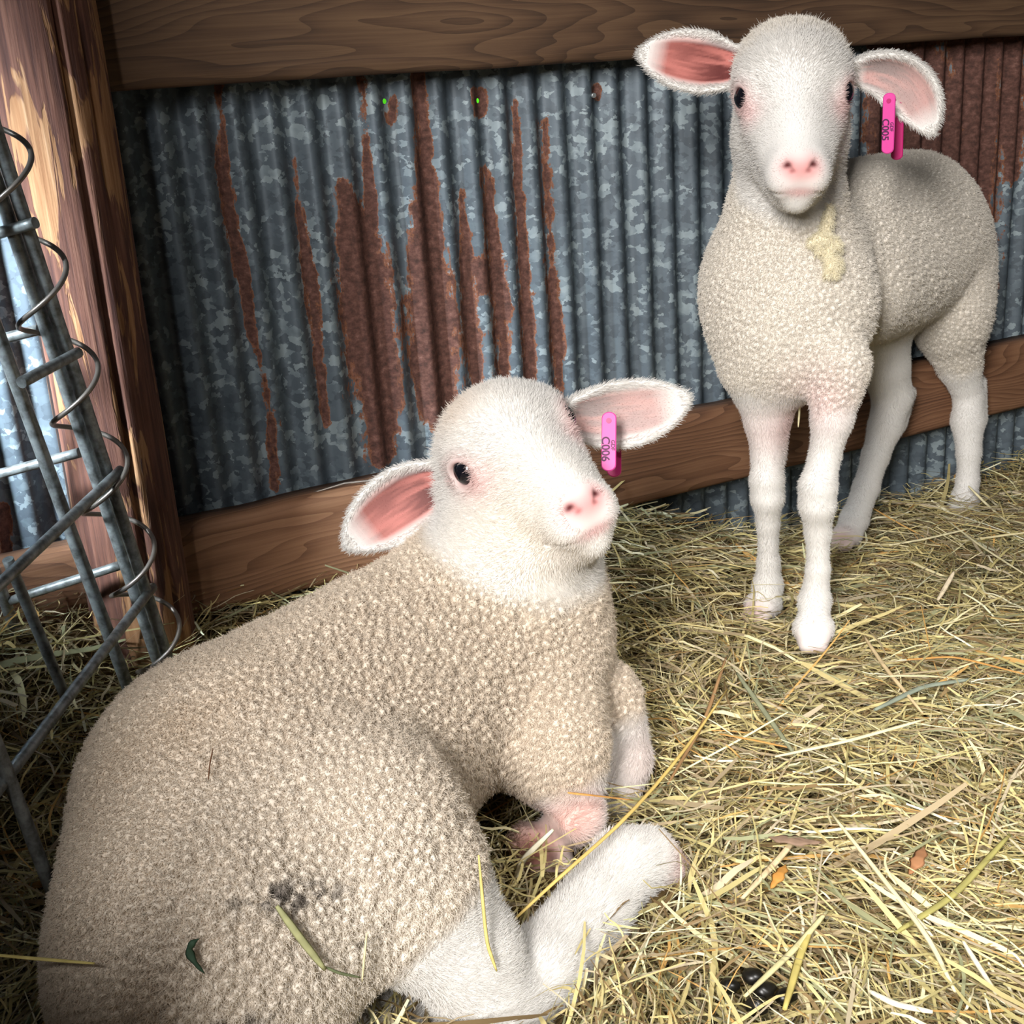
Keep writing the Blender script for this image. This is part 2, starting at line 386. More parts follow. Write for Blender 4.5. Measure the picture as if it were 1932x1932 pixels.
def rod(name, a, b, r, parent, mat=None, bend=0.):
    t = np.linspace(0, 1, 9)[:, None]; p = np.asarray(a) * (1 - t) + np.asarray(b) * t
    if bend: p = p + bend * np.sin(t * np.pi) * np.array([1, 0, 0])
    V, Fc = tube(p, r, 12); return link(name, mesh_list(name, V, Fc), mat or M['rod'], parent)
RR = .0047
def ext(a, b, f0, f1):
    a = np.asarray(a); b = np.asarray(b); return a + (b - a) * f0, a + (b - a) * f1
def build_panels():
    at_d = lambda x, y, d: globals()['at_d'](x, y, d * .905)
    # two welded panels leaning together at one corner, their corner rods laced by a coil
    b1, t1 = at_d(330, 1284, 1.09), at_d(4, 283, .86)
    b2, t2 = at_d(311, 1288, 1.10), at_d(0, 362, .875)
    b3, t3 = at_d(250, 1320, 1.06), at_d(4, 650, .90)
    pa = empty('wire_fence', at_h(200, 1330, 0))
    pb = empty('wire_fence', at_h(110, 1420, 0))
    tag(pa, 'galvanised rod panel standing against the post, its bars running left along the wall', 'fence')
    tag(pb, 'galvanised rod panel angled from the post towards the lying sheep', 'fence')
    a, b = ext(b2, t2, -.06, 1.5); rod('upright_rod', a, b, RR, pa)
    rod('upright_rod', *ext(at_d(47, 1244, 1.12), at_d(0, 1106, 1.07), -.1, 4.), RR, pa)
    a, b = ext(b1, t1, -.06, 1.5); rod('upright_rod', a, b, RR, pb)
    a, b = ext(b3, t3, -.05, 1.6); rod('upright_rod', a, b, RR * 1.02, pb)
    rod('upright_rod', *ext(at_d(120, 1306, .95), at_d(18, 1063, .88), -.05, 1.03), RR * .8, pb)
    rod('upright_rod', *ext(at_d(95, 1673, .80), at_d(0, 1423, .76), -.05, 1.8), RR * .85, pb)
    for (x0, y0, d0, x1, y1, d1) in ((67, 420, .875, -60, 456, .90), (74, 622, .945, -60, 655, .96), (150, 854, 1.0, -60, 910, 1.02), (228, 1066, 1.06, 20, 1133, 1.08)):
        rod('cross_rod', at_d(x0, y0, d0), at_d(x1, y1, d1), RR * .82, pa)
    for (x0, y0, d0, x1, y1, d1) in ((148, 665, .925, 40, 722, .86), (228, 887, .99, -70, 1168, .78), (288, 1108, 1.055, -60, 1562, .72)):
        rod('cross_rod', at_d(x0, y0, d0), at_d(x1, y1, d1), RR * .82, pb)
    # lacing coil round both corner rods
    pts = []; P0 = (b1 + b2) / 2; P1 = (t1 + t2) / 2; ax = P1 - P0; L = np.linalg.norm(ax); ax /= L
    e1 = W @ np.array([1., 0, 0]); e1 -= ax * (e1 @ ax); e1 /= np.linalg.norm(e1); e2 = np.cross(ax, e1)
    turns = 6.3; n = 420
    for i in range(n):
        s = i / (n - 1) * 1.12; a = 2 * np.pi * turns * s / 1.12 + 2.0
        pts.append(P0 + ax * L * s + (e1 * math.cos(a) * 1.05 + e2 * math.sin(a)) * .0205)
    V, Fc = tube(pts, .0019, 8)
    tag(link('wire_coil', mesh_list('wire_coil', V, Fc), M['wire']), 'thin spiral wire lacing the corner rods of both panels', 'wire')
build_panels()
# loose wire on top of the low board
p = [at_wall(x, y, .012 + .01 * i) for i, (x, y) in enumerate(((540, 948), (590, 930), (650, 912), (715, 905), (760, 903)))]
V, Fc = tube(p, .0011, 8); tag(link('loose_wire', mesh_list('loose_wire', V, Fc), M['wire']), 'thin dull wire lying on top of the low board behind the ear', 'wire')
# bright nail head
p = at_wall(1120, 180, .007)
V, Fc = tube([p + WN * .004, p, p - WN * .0014], [.0012, .0026, .0022], 12)
tag(link('nail', mesh_list('nail', V, Fc), M['nail']), 'shiny nail head in the metal wall under the top board', 'nail')
# ------------------------------------------------------------------ hay surface height
def sstep(a, b, x): t = np.clip((x - a) / (b - a), 0, 1); return t * t * (3 - 2 * t)
def hay_h(P):
    P = np.atleast_2d(np.asarray(P, float)); s = WK - P[:, :2] @ WN[:2]; u = P[:, :2] @ WD[:2]
    h = .082 * np.exp(-(np.maximum(s - .03, 0) / .13) ** 2) * (1 - .97 * sstep(.62, .86, u))
    h += .05 * sstep(-.22, -.42, P[:, 0])
    return h + .006 * noise3(np.c_[P[:, :2], np.zeros(len(P))], 7, 3, 2)

# ------------------------------------------------------------------ signed distance modelling
class Body:
    """smooth union of tapered limbs and ellipsoids, polygonised into one continuous skin"""
    def __init__(s): s.ops = []
    def cone(s, a, b, ra, rb, k=.02): s.ops.append(('c', np.array(a, float), np.array(b, float), ra, rb, k))
    def chain(s, pts, k=.02, k0=None):
        for i in range(len(pts) - 1):
            s.cone(pts[i][0], pts[i + 1][0], pts[i][1], pts[i + 1][1], k0 if (i == 0 and k0 is not None) else (k if i == 0 else .006))
    def ball(s, c, r, k=.02): s.ell(c, (r, r, r), np.eye(3), k)
    def ell(s, c, r, R=np.eye(3), k=.02): s.ops.append(('e', np.array(c, float), np.array(r, float), np.array(R, float), k))
    def cut_ell(s, c, r, R=np.eye(3), k=.006): s.ops.append(('ce', np.array(c, float), np.array(r, float), np.array(R, float), k))
    def cut_cone(s, a, b, ra, rb, k=.004): s.ops.append(('cc', np.array(a, float), np.array(b, float), ra, rb, k))
    def ear(s, E, k=.010): s.ops.append(('ear', E, k))
    @staticmethod
    def d_cone(P, a, b, ra, rb):
        ba = b - a; l2 = ba @ ba; rr = ra - rb; a2 = l2 - rr * rr; il2 = 1 / l2
        pa = P - a; y = pa @ ba; z = y - l2; q = pa * l2 - y[:, None] * ba; x2 = (q * q).sum(1)
        y2 = y * y * l2; z2 = z * z * l2; k = np.sign(rr) * rr * rr * x2
        out = (np.sqrt(np.maximum(x2 * a2 * il2, 0)) + y * rr) * il2 - ra
        m1 = np.sign(z) * a2 * z2 > k; m2 = ~m1 & (np.sign(y) * a2 * y2 < k)
        out = np.where(m1, np.sqrt(x2 + z2) * il2 - rb, out); return np.where(m2, np.sqrt(x2 + y2) * il2 - ra, out)
    @staticmethod
    def d_ell(P, c, r, R):
        q = (P - c) @ R; k0 = np.linalg.norm(q / r, axis=1); k1 = np.linalg.norm(q / (r * r), axis=1) + 1e-9
        return np.where(k0 < .05, -r.min(), k0 * (k0 - 1) / k1)
    def sdf(s, P):
        d = np.full(len(P), 9.)
        for op in s.ops:
            if op[0] == 'c': e = s.d_cone(P, *op[1:5])
            elif op[0] == 'e': e = s.d_ell(P, *op[1:4])
            elif op[0] == 'ear': e = op[1].dist(P)[0]
            elif op[0] == 'ce': e = s.d_ell(P, *op[1:4])
            else: e = s.d_cone(P, *op[1:5])
            k = op[-1]
            if op[0] in ('ce', 'cc'):
                h = np.maximum(k - np.abs(d + e), 0) / k; d = np.maximum(d, -e) + h * h * k * .25
            else:
                h = np.maximum(k - np.abs(d - e), 0) / k; d = np.minimum(d, e) - h * h * k * .25
        return d
    def run(s, P, chunk=400000):
        return np.concatenate([s.sdf(P[i:i + chunk]) for i in range(0, len(P), chunk)]) if len(P) else np.zeros(0)
    def polygonise(s, lo, hi, h):
        """coarse pass, then surface nets in the narrow band"""
        c = 8; lo = np.array(lo); n = np.ceil((np.array(hi) - lo) / (h * c)).astype(int) + 1
        ax = [lo[i] + np.arange(n[i]) * h * c for i in range(3)]
        G = np.stack(np.meshgrid(*ax, indexing='ij'), -1).reshape(-1, 3); dc = s.run(G).reshape(n)
        m = np.abs(dc) < h * c * 1.9
        nf = n * c; val = np.repeat(np.repeat(np.repeat(np.sign(dc).astype(np.float32) * 9, c, 0), c, 1), c, 2)
        # cell-centred blocks: node block around every coarse node
        idx = np.argwhere(m); off = np.stack(np.meshgrid(*[np.arange(c)] * 3, indexing='ij'), -1).reshape(-1, 3)
        ii = (idx[:, None, :] * c + off[None]).reshape(-1, 3); P = lo + (ii - c / 2 + .5) * h
        val[ii[:, 0], ii[:, 1], ii[:, 2]] = s.run(P).astype(np.float32)
        org = lo + (-c / 2 + .5) * h
        ins = val < 0
        mixed = np.zeros(np.array(val.shape) - 1, bool); cnt = np.zeros(mixed.shape, np.int8)
        for dx in (0, 1):
            for dy in (0, 1):
                for dz in (0, 1): cnt += ins[dx:cnt.shape[0] + dx, dy:cnt.shape[1] + dy, dz:cnt.shape[2] + dz]
        mixed = (cnt > 0) & (cnt < 8); cells = np.argwhere(mixed); N = len(cells)
        cid = np.full(mixed.shape, -1, np.int32); cid[cells[:, 0], cells[:, 1], cells[:, 2]] = np.arange(N)
        acc = np.zeros((N, 3)); num = np.zeros(N)
        corners = [(0, 0, 0), (1, 0, 0), (0, 1, 0), (1, 1, 0), (0, 0, 1), (1, 0, 1), (0, 1, 1), (1, 1, 1)]
        cv = {k: val[cells[:, 0] + k[0], cells[:, 1] + k[1], cells[:, 2] + k[2]] for k in corners}
        for k in corners:
            for axis in range(3):
                if k[axis] == 0:
                    k2 = list(k); k2[axis] = 1; k2 = tuple(k2); a, b = cv[k], cv[k2]; cr = (a < 0) != (b < 0)
                    t = np.where(cr, a / np.where(cr, a - b, 1), 0); p = np.tile(np.array(k, float), (N, 1)); p[:, axis] = t
                    acc += np.where(cr[:, None], p, 0); num += cr
        V = org + (cells + acc / num[:, None]) * h
        Q = []
        for axis in range(3):
            a, b = [(1, 2), (2, 0), (0, 1)][axis]
            s1 = [slice(None)] * 3; s2 = [slice(None)] * 3; s1[axis] = slice(0, -1); s2[axis] = slice(1, None)
            A, B = ins[tuple(s1)], ins[tuple(s2)]; e = np.argwhere(A != B)
            e = e[(e[:, a] > 0) & (e[:, b] > 0) & (e[:, a] < mixed.shape[a]) & (e[:, b] < mixed.shape[b])]
            flip = A[e[:, 0], e[:, 1], e[:, 2]]
            def cc(da, db):
                q = e.copy(); q[:, a] -= da; q[:, b] -= db; return cid[q[:, 0], q[:, 1], q[:, 2]]
            q = np.stack([cc(1, 1), cc(0, 1), cc(0, 0), cc(1, 0)], -1)
            q[~flip] = q[~flip][:, ::-1]; Q.append(q)
        Q = np.concatenate(Q); Q = Q[(Q >= 0).all(1)]
        for _ in range(2):
            d = s.run(V); gN = s.grad(V); V = V - gN * np.clip(d, -h, h)[:, None] * .8
        return V, Q
    def grad(s, V, e=.0009):
        g = np.stack([s.run(V + e * np.eye(3)[i]) - s.run(V - e * np.eye(3)[i]) for i in range(3)], -1)
        return g / (np.linalg.norm(g, axis=1)[:, None] + 1e-9)

class Ear:
    """a cupped leaf swept along a bent midrib; N = direction the hollow faces"""
    def __init__(s, p0, p1, p2, N, width, th=.0026, cup=9., twist=0., tip=.9):
        t = np.linspace(0, 1, 26)[:, None]; p0, p1, p2 = map(np.asarray, (p0, p1, p2))
        s.C = (1 - t) ** 2 * p0 + 2 * t * (1 - t) * p1 + t * t * p2; s.T = np.gradient(s.C, axis=0); s.T /= np.linalg.norm(s.T, axis=1)[:, None]
        s.N = []; s.B = []
        N = np.array(N, float); N1 = N if isinstance(twist, float) else np.array(twist, float)
        for i, T in enumerate(s.T):
            n = N * (1 - i / 25) + N1 * (i / 25); n = n - T * (n @ T); n /= np.linalg.norm(n); s.N.append(n); s.B.append(np.cross(T, n))
        s.N = np.array(s.N); s.B = np.array(s.B); s.w = width; s.th = th; s.cup = cup; s.L = np.linalg.norm(np.diff(s.C, axis=0), axis=1).sum(); s.tip = tip
    def prof(s, u):
        u = np.clip(u, 0, 1); return s.w * np.clip(.42 + 1.5 * u ** .8 - .92 * u ** 2 * 1.1, .1, 1) * np.sqrt(np.clip(1 - u ** 8, 0, 1)) * np.where(u > .55, 1 - .45 * ((u - .55) / .45) ** 2, 1)
    def local(s, P):
        d2 = ((P[:, None, :] - s.C[None]) ** 2).sum(2); i = d2.argmin(1); q = P - s.C[i]
        a = (q * s.T[i]).sum(1); b = (q * s.B[i]).sum(1); n = (q * s.N[i]).sum(1); u = (i + a / (s.L / 25)) / 25
        return u, b, n
    def dist(s, P):
        near = np.linalg.norm(P - s.C.mean(0), axis=1) < s.L * .95
        out = np.full(len(P), 1.); out[~near] = np.linalg.norm(P[~near] - s.C.mean(0), axis=1) - s.L * .75
        uu = np.zeros(len(P)); bb = np.zeros(len(P)); nn = np.zeros(len(P))
        if near.any():
            u, b, n = s.local(P[near]); w = s.prof(u); cup = s.cup * (1.5 - np.clip(u, 0, 1))
            nc = cup * np.minimum(b * b, (w * 1.2) ** 2) - cup * w * w * .55; th = s.th * (1 + 1.1 * np.clip(1 - u * 2.2, 0, 1))
            dn_ = np.abs(n - nc) / np.sqrt(1 + (2 * cup * b) ** 2); de = (np.abs(b) - w) * .85; dl = np.maximum(-u, u - 1) * s.L
            de = np.maximum(de, dl); q = np.stack([np.maximum(dn_ - th * .3, 0), np.maximum(de + th, 0)]); d = np.hypot(q[0], q[1]) + np.minimum(np.maximum(dn_ - th * .3, de + th), 0) - th * .7
            out[near] = d; uu[near] = u; bb[near] = b / np.maximum(w, 1e-4); nn[near] = n - nc
        return out, uu, bb, nn

def head_frame(yaw, pitch, roll):
    """columns: animal head axes (x to picture right, y out of the nose, z crown) as world vectors for a head looking at the camera"""
    B = np.stack([W @ [1, 0, 0], W @ [0, 0, -1], W @ [0, -1, 0]], 1)          # x right, y to the camera, z up
    cy, sy = math.cos(yaw), math.sin(yaw); cp, sp = math.cos(pitch), math.sin(pitch); cr, sr = math.cos(roll), math.sin(roll)
    Rp = np.array([[1, 0, 0], [0, cp, sp], [0, -sp, cp]])                      # pitch > 0 : nose down
    Ry = np.array([[cy, sy, 0], [-sy, cy, 0], [0, 0, 1]])                      # yaw > 0 : nose to picture right
    Rr = np.array([[cr, 0, -sr], [0, 1, 0], [sr, 0, cr]])                      # roll > 0 : right side up
    return B @ Rr @ Ry @ Rp

def add_head(b, H, c, s=1., crown=0.):
    """sheep head; c = point midway between the eyes"""
    L = lambda x, y, z: c + H @ (np.array([x, y, z]) * s)
    b.ell(L(0, -.038, .004), np.array((.0505, .052, .050)) * s, H, .02)
    b.ell(L(0, -.006, .012), np.array((.0455, .036, .036)) * s, H, .02)
    b.cone(L(0, -.002, .006), L(0, .068, -.056), .036 * s, .0205 * s, .02)            # bridge of the nose
    for q in (-1, 1):
        b.ball(L(.037 * q, -.004, .014), .0125 * s, .016)                               # brow
        b.cone(L(.0235 * q, -.026, -.038), L(.0115 * q, .045, -.080), .0255 * s, .0160 * s, .02)  # cheek and jaw
        b.cone(L(.022 * q, .010, -.024), L(.013 * q, .064, -.068), .022 * s, .0140 * s, .015)
        b.ball(L(.0125 * q, .076, -.075), .0125 * s, .010)                              # upper lip
    b.ell(L(0, .071, -.066), np.array((.0235, .0215, .021)) * s, H, .012)
    b.cone(L(0, .020, -.083), L(0, .066, -.0915), .018 * s, .0120 * s, .012)           # chin
    b.ball(L(0, -.048, -.038), .044 * s, .02)
    b.ball(L(0, .086, -.0605), .0105 * s, .008)                                         # nose pad
    for q in (-1, 1):
        b.ell(L(.0420 * q, .006, .000), np.array((.0125, .0165, .0135)) * s, H, .010)   # lids
        b.cut_ell(L(.0550 * q, .0125, -.0005), np.array((.0120, .0140, .0098)) * s, H, .003)
        b.cut_cone(L(.0045 * q, .0985, -.0695), L(.0155 * q, .0925, -.0580), .0012 * s, .0030 * s, .002)   # nostrils
        b.cut_cone(L(.0 * q, .0990, -.0890), L(.021 * q, .080, -.0865), .0012 * s, .0012 * s, .003)      # mouth
        b.cut_cone(L(.021 * q, .080, -.0865), L(.030 * q, .052, -.076), .0012 * s, .0007 * s, .003)
    b.cut_cone(L(0, .0995, -.069), L(0, .0985, -.088), .0010 * s, .0010 * s, .002)                         # philtrum
    return L

def eye_mesh(name, L, H, q, s, parent, look):
    n, m = 20, 14; V = []; c = L(.0422 * q, .0085, 0); r = .0127 * s
    ctr = np.asarray(c)
    for i in range(m + 1):
        th = math.pi * i / m
        for j in range(n):
            ph = 2 * math.pi * j / n; V.append(ctr + H @ np.array([r * math.cos(th) * q, r * math.sin(th) * math.cos(ph), r * math.sin(th) * math.sin(ph)]))
    Fc = [(i * n + j, i * n + (j + 1) % n, (i + 1) * n + (j + 1) % n, (i + 1) * n + j) for i in range(m) for j in range(n)]
    if q < 0: pass
    return link(name, mesh_list(name, np.array(V), Fc), M['eye'], parent)

# ------------------------------------------------------------------ hair
def strands(name, root, normal, flow, length, radius, lift, color, parent, npt=5, curl=0., curl_turn=1.2, lenvar=.35, mat='hair', conv=None):
    n = len(root); t = np.linspace(0, 1, npt)
    ln = (length * (1 + lenvar * (rng.random(n) * 2 - 1)))[:, None]
    fl = flow - normal * (flow * normal).sum(1)[:, None]; fl = fl / (np.linalg.norm(fl, axis=1)[:, None] + 1e-6)
    jit = rng.normal(0, .22, (n, 3)); d0 = normal * lift + fl * (1 - lift) + jit; d0 /= np.linalg.norm(d0, axis=1)[:, None]
    P = np.empty((n, npt, 3)); ph = rng.random(n) * 6.283; side = np.cross(normal, fl)
    for i, u in enumerate(t):
        q = root + d0 * ln * u + fl * ln * (u * u * .30 * lift) - normal * ln * (u * u * .25 * (1 - lift))
        if curl: 
            a = (ph + u * curl_turn * 6.283)[:, None]; q = q + (fl * np.cos(a) + side * np.sin(a)) * curl * min(1, u * 2)
        if conv is not None: q = q + (conv - root) * u * .55
        P[:, i] = q
    hc = bpy.data.hair_curves.new(name); hc.add_curves([npt] * n)
    hc.points.foreach_set('position', P.astype(np.float32).ravel())
    ra = hc.attributes.get('radius') or hc.attributes.new('radius', 'FLOAT', 'POINT')
    rr = (np.asarray(radius) * np.ones(n))[:, None] * (1 - .75 * t[None] ** 1.5); ra.data.foreach_set('value', rr.astype(np.float32).ravel())
    ca = hc.attributes.new('col', 'FLOAT_COLOR', 'CURVE'); ca.data.foreach_set('color', np.c_[color, np.ones(n)].astype(np.float32).ravel())
    return link(name, hc, M[mat], parent)

def tri_sample(V, Q, w, dens):
    """random surface points with weight-driven density (per m2) -> face index, point"""
    a, b, c, d = (V[Q[:, i]] for i in range(4)); A = .5 * np.linalg.norm(np.cross(c - a, d - b), axis=1)
    ex_ = A * dens * w; k = np.floor(ex_ + rng.random(len(ex_))).astype(int); f = np.repeat(np.arange(len(Q)), k)
    u, v = rng.random(len(f)), rng.random(len(f))
    p = (a[f] * ((1 - u) * (1 - v))[:, None] + b[f] * (u * (1 - v))[:, None] + c[f] * (u * v)[:, None] + d[f] * ((1 - u) * v)[:, None])
    return f, p

def subdivide(V, Q):
    E_ = np.stack([Q, np.roll(Q, -1, 1)], -1).reshape(-1, 2); E_ = np.sort(E_, 1); key = E_[:, 0].astype(np.int64) * (len(V) + 1) + E_[:, 1]
    uk, inv = np.unique(key, return_inverse=True); mid = (V[uk // (len(V) + 1)] + V[uk % (len(V) + 1)]) / 2; inv = inv.reshape(-1, 4) + len(V)
    ctr = V[Q].mean(1); ci = np.arange(len(Q)) + len(V) + len(mid); V2 = np.concatenate([V, mid, ctr])
    Q2 = np.concatenate([np.stack([Q[:, k], inv[:, k], ci, inv[:, (k + 3) % 4]], -1) for k in range(4)]); return V2, Q2
def vnormals(V, Q):
    n = np.cross(V[Q[:, 2]] - V[Q[:, 0]], V[Q[:, 3]] - V[Q[:, 1]]); N = np.zeros_like(V)
    for k in range(4):
        for ax in range(3): N[:, ax] += np.bincount(Q[:, k], n[:, ax], len(V))
    return N / (np.linalg.norm(N, axis=1)[:, None] + 1e-12)
def finish_sheep(root, name, b, lo, hi, h, wool_fn, flow_fn, paint_fn, length_fn, head, lock=.0068, lump=.0034, fuzz=.0032, wool_col=(.80, .74, .65), stretch=(0, 0, 0)):
    V, Q = b.polygonise(lo, hi, h); V, Q = subdivide(V, Q)
    hm = np.linalg.norm(V - head[0], axis=1) < head[1]; vh = V[hm]; dd = b.run(vh); vh = vh - b.grad(vh) * np.clip(dd, -.003, .003)[:, None]; V[hm] = vh
    N = vnormals(V, Q); wool = wool_fn(V)
    # wool lumps: seeds thinned on a lattice, each one a small rounded tuft with a crease round it
    st = np.array(stretch, float); sl = np.linalg.norm(st); warp = (lambda p: p - np.outer(p @ st, st) / (sl + 1e-9)) if sl > 0 else (lambda p: p)
    fw_, fp = tri_sample(V, Q, (wool[Q].mean(1) > .15).astype(float), 5. / lock ** 2); wp = warp(fp)
    key = np.floor(wp / lock + rng.random(3)).astype(np.int64); _, first = np.unique(key[:, 0] * 4000003 + key[:, 1] * 2003 + key[:, 2], return_index=True)
    sp = fp[first]; ws = warp(sp); kd = kdtree.KDTree(len(sp))
    for i, p in enumerate(ws): kd.insert(p, i)
    kd.balance()
    wv = warp(V); dist = np.zeros(len(V)); gap = np.ones(len(V)) * lock; sid = np.zeros(len(V), int)
    for i in np.nonzero(wool > .02)[0]:
        r = kd.find_n(wv[i], 2); dist[i] = r[0][2]; gap[i] = r[1][2] - r[0][2]; sid[i] = r[0][1]
    amp = lump * np.clip(wool, 0, 1) * (.55 + .6 * np.clip(.5 + noise3(V, 13, 4, 2), 0, 1)); hgt = .75 + .5 * rng.random(len(sp))
    crease = 1 - np.exp(-(gap / (lock * .30)) ** 1.3)
    V2 = V + N * (amp * hgt[sid] * (crease * 1.25 - (dist / lock) ** 2 * .55 - .35))[:, None]
    V2 += N * (amp * .22 * noise3(V, 520, 9, 1))[:, None]
    N2 = vnormals(V2, Q)
    me = mesh_np(name, V2, Q); colr = paint_fn(V, N, wool); vattr(me, 'col', colr, 'FLOAT_COLOR')
    body = link(name, me, M['skin'], root)
    vis = ((CP - V) * N).sum(1) > -.25 * np.linalg.norm(CP - V, axis=1)
    f, p = tri_sample(V2, Q, np.clip(1 - wool[Q].mean(1), 0, 1) * (length_fn(V)[Q].mean(1) > .0008) * (.25 + .75 * vis[Q[:, 0]]), 1.35e6)
    nn = N[Q[f, 0]]; ln = length_fn(p); cc = colr[Q[f, 0]] * (1 + rng.normal(0, .05, (len(f), 1)))
    strands('short_hair', p - nn * .0006, nn, flow_fn(p, nn), ln, .00016, .42, np.clip(cc, 0, .95), root, 4)
    f, p = tri_sample(V2, Q, np.clip(wool[Q].mean(1), 0, 1) * (.2 + .8 * vis[Q[:, 0]]), 1.1e6)
    nn = N2[Q[f, 0]] * .75 + N[Q[f, 0]] * .25; fl = flow_fn(p, nn) + rng.normal(0, .6, (len(f), 3)); cc = colr[Q[f, 0]] * (1 + rng.normal(0, .06, (len(f), 1)))
    strands('wool', p - nn * .0006, nn, fl, np.full(len(f), fuzz), .00022, .62, np.clip(cc, 0, .93), root, 5, curl=.0005, curl_turn=1.0)
    return body, V2, Q, N
def seg_dist(P, pts):
    d = np.full(len(P), 9.); s = np.zeros(len(P)); acc = 0.
    for a, b in zip(pts[:-1], pts[1:]):
        ab = b - a; t = np.clip(((P - a) @ ab) / (ab @ ab), 0, 1); e = np.linalg.norm(P - a - t[:, None] * ab, axis=1)
        m = e < d; d = np.where(m, e, d); s = np.where(m, acc + t, s); acc += 1
    return d, s
WHITE = np.array((.755, .735, .705)); PINK = np.array(srgb(240, 176, 176)); EARP = np.array(srgb(188, 116, 108)); EARD = np.array(srgb(84, 38, 38)); CREAM = np.array((.74, .66, .55))

def paint_head(P, col, L, s, H, c, ears, warm):
    q = ((P - c) @ H) / s
    g = lambda p, r: np.exp(-((q - np.array(p)) ** 2 / np.array(r) ** 2).sum(1))
    def lay(col, m, colr): m = np.clip(m, 0, 1)[:, None]; return col * (1 - m) + np.array(colr) * m
    for sx in (-1, 1):
        col = lay(col, .35 * g((.040 * sx, .022, -.014), (.016, .018, .014)), PINK * 1.05)
        col = lay(col, 1.3 * g((.0500 * sx, .0115, 0), (.010, .0145, .0115)), srgb(178, 122, 118))
        col = lay(col, .75 * g((.010 * sx, .094, -.062), (.009, .012, .0085)), srgb(242, 182, 180))
    col = lay(col, .9 * g((0, .096, -.0645), (.0165, .013, .0105)), srgb(230, 156, 154))
    col = lay(col, .9 * g((0, .096, -.0855), (.017, .012, .0050)), srgb(214, 140, 140))
    for sx in (-1, 1): col = lay(col, 1.3 * g((.0120 * sx, .0945, -.0608), (.0042, .006, .0030)), srgb(92, 40, 42)); col = lay(col, .9 * g((.0075 * sx, .097, -.0660), (.0028, .006, .0022)), srgb(150, 80, 80))
    if warm: col = lay(col, .4 * g((-.022, -.01, .044), (.026, .03, .022)), srgb(236, 208, 178))
    return col
def paint_ears(P, col, ears):
    for E in ears:
        d, u, b_, n = E.dist(P); inside = (d < .004) & (n > -.0002)
        m = inside * np.clip((.93 - u) * 6, 0, 1) * np.clip((u - .03) * 10, 0, 1) * np.clip((.80 - np.abs(b_)) * 4, 0, 1)
        pc = EARP * (1 - .0); streak = np.clip(.62 + 3.0 * noise3(np.c_[u * 1.6, b_ * 4.2, np.zeros(len(P))], 1.3, 5, 3), 0, 1) * np.clip(1.3 - u * 1.1, 0, 1)
        cc = EARP[None] * (1 - streak[:, None] * .9) + EARD[None] * streak[:, None] * .9
        m = m[:, None] * E.pinkness; col = col * (1 - m) + cc * m
    return col
def ear_bare(P, ears, base):
    out = base.copy()
    for E in ears:
        d, u, b_, n = E.dist(P); on = d < .006
        inside = on & (n > -.0002) & (np.abs(b_) < .72) & (u > .05) & (u < .92); out = np.where(inside, .0028 * (1 - .6 * E.pinkness), np.where(on, .0045, out))
    return out

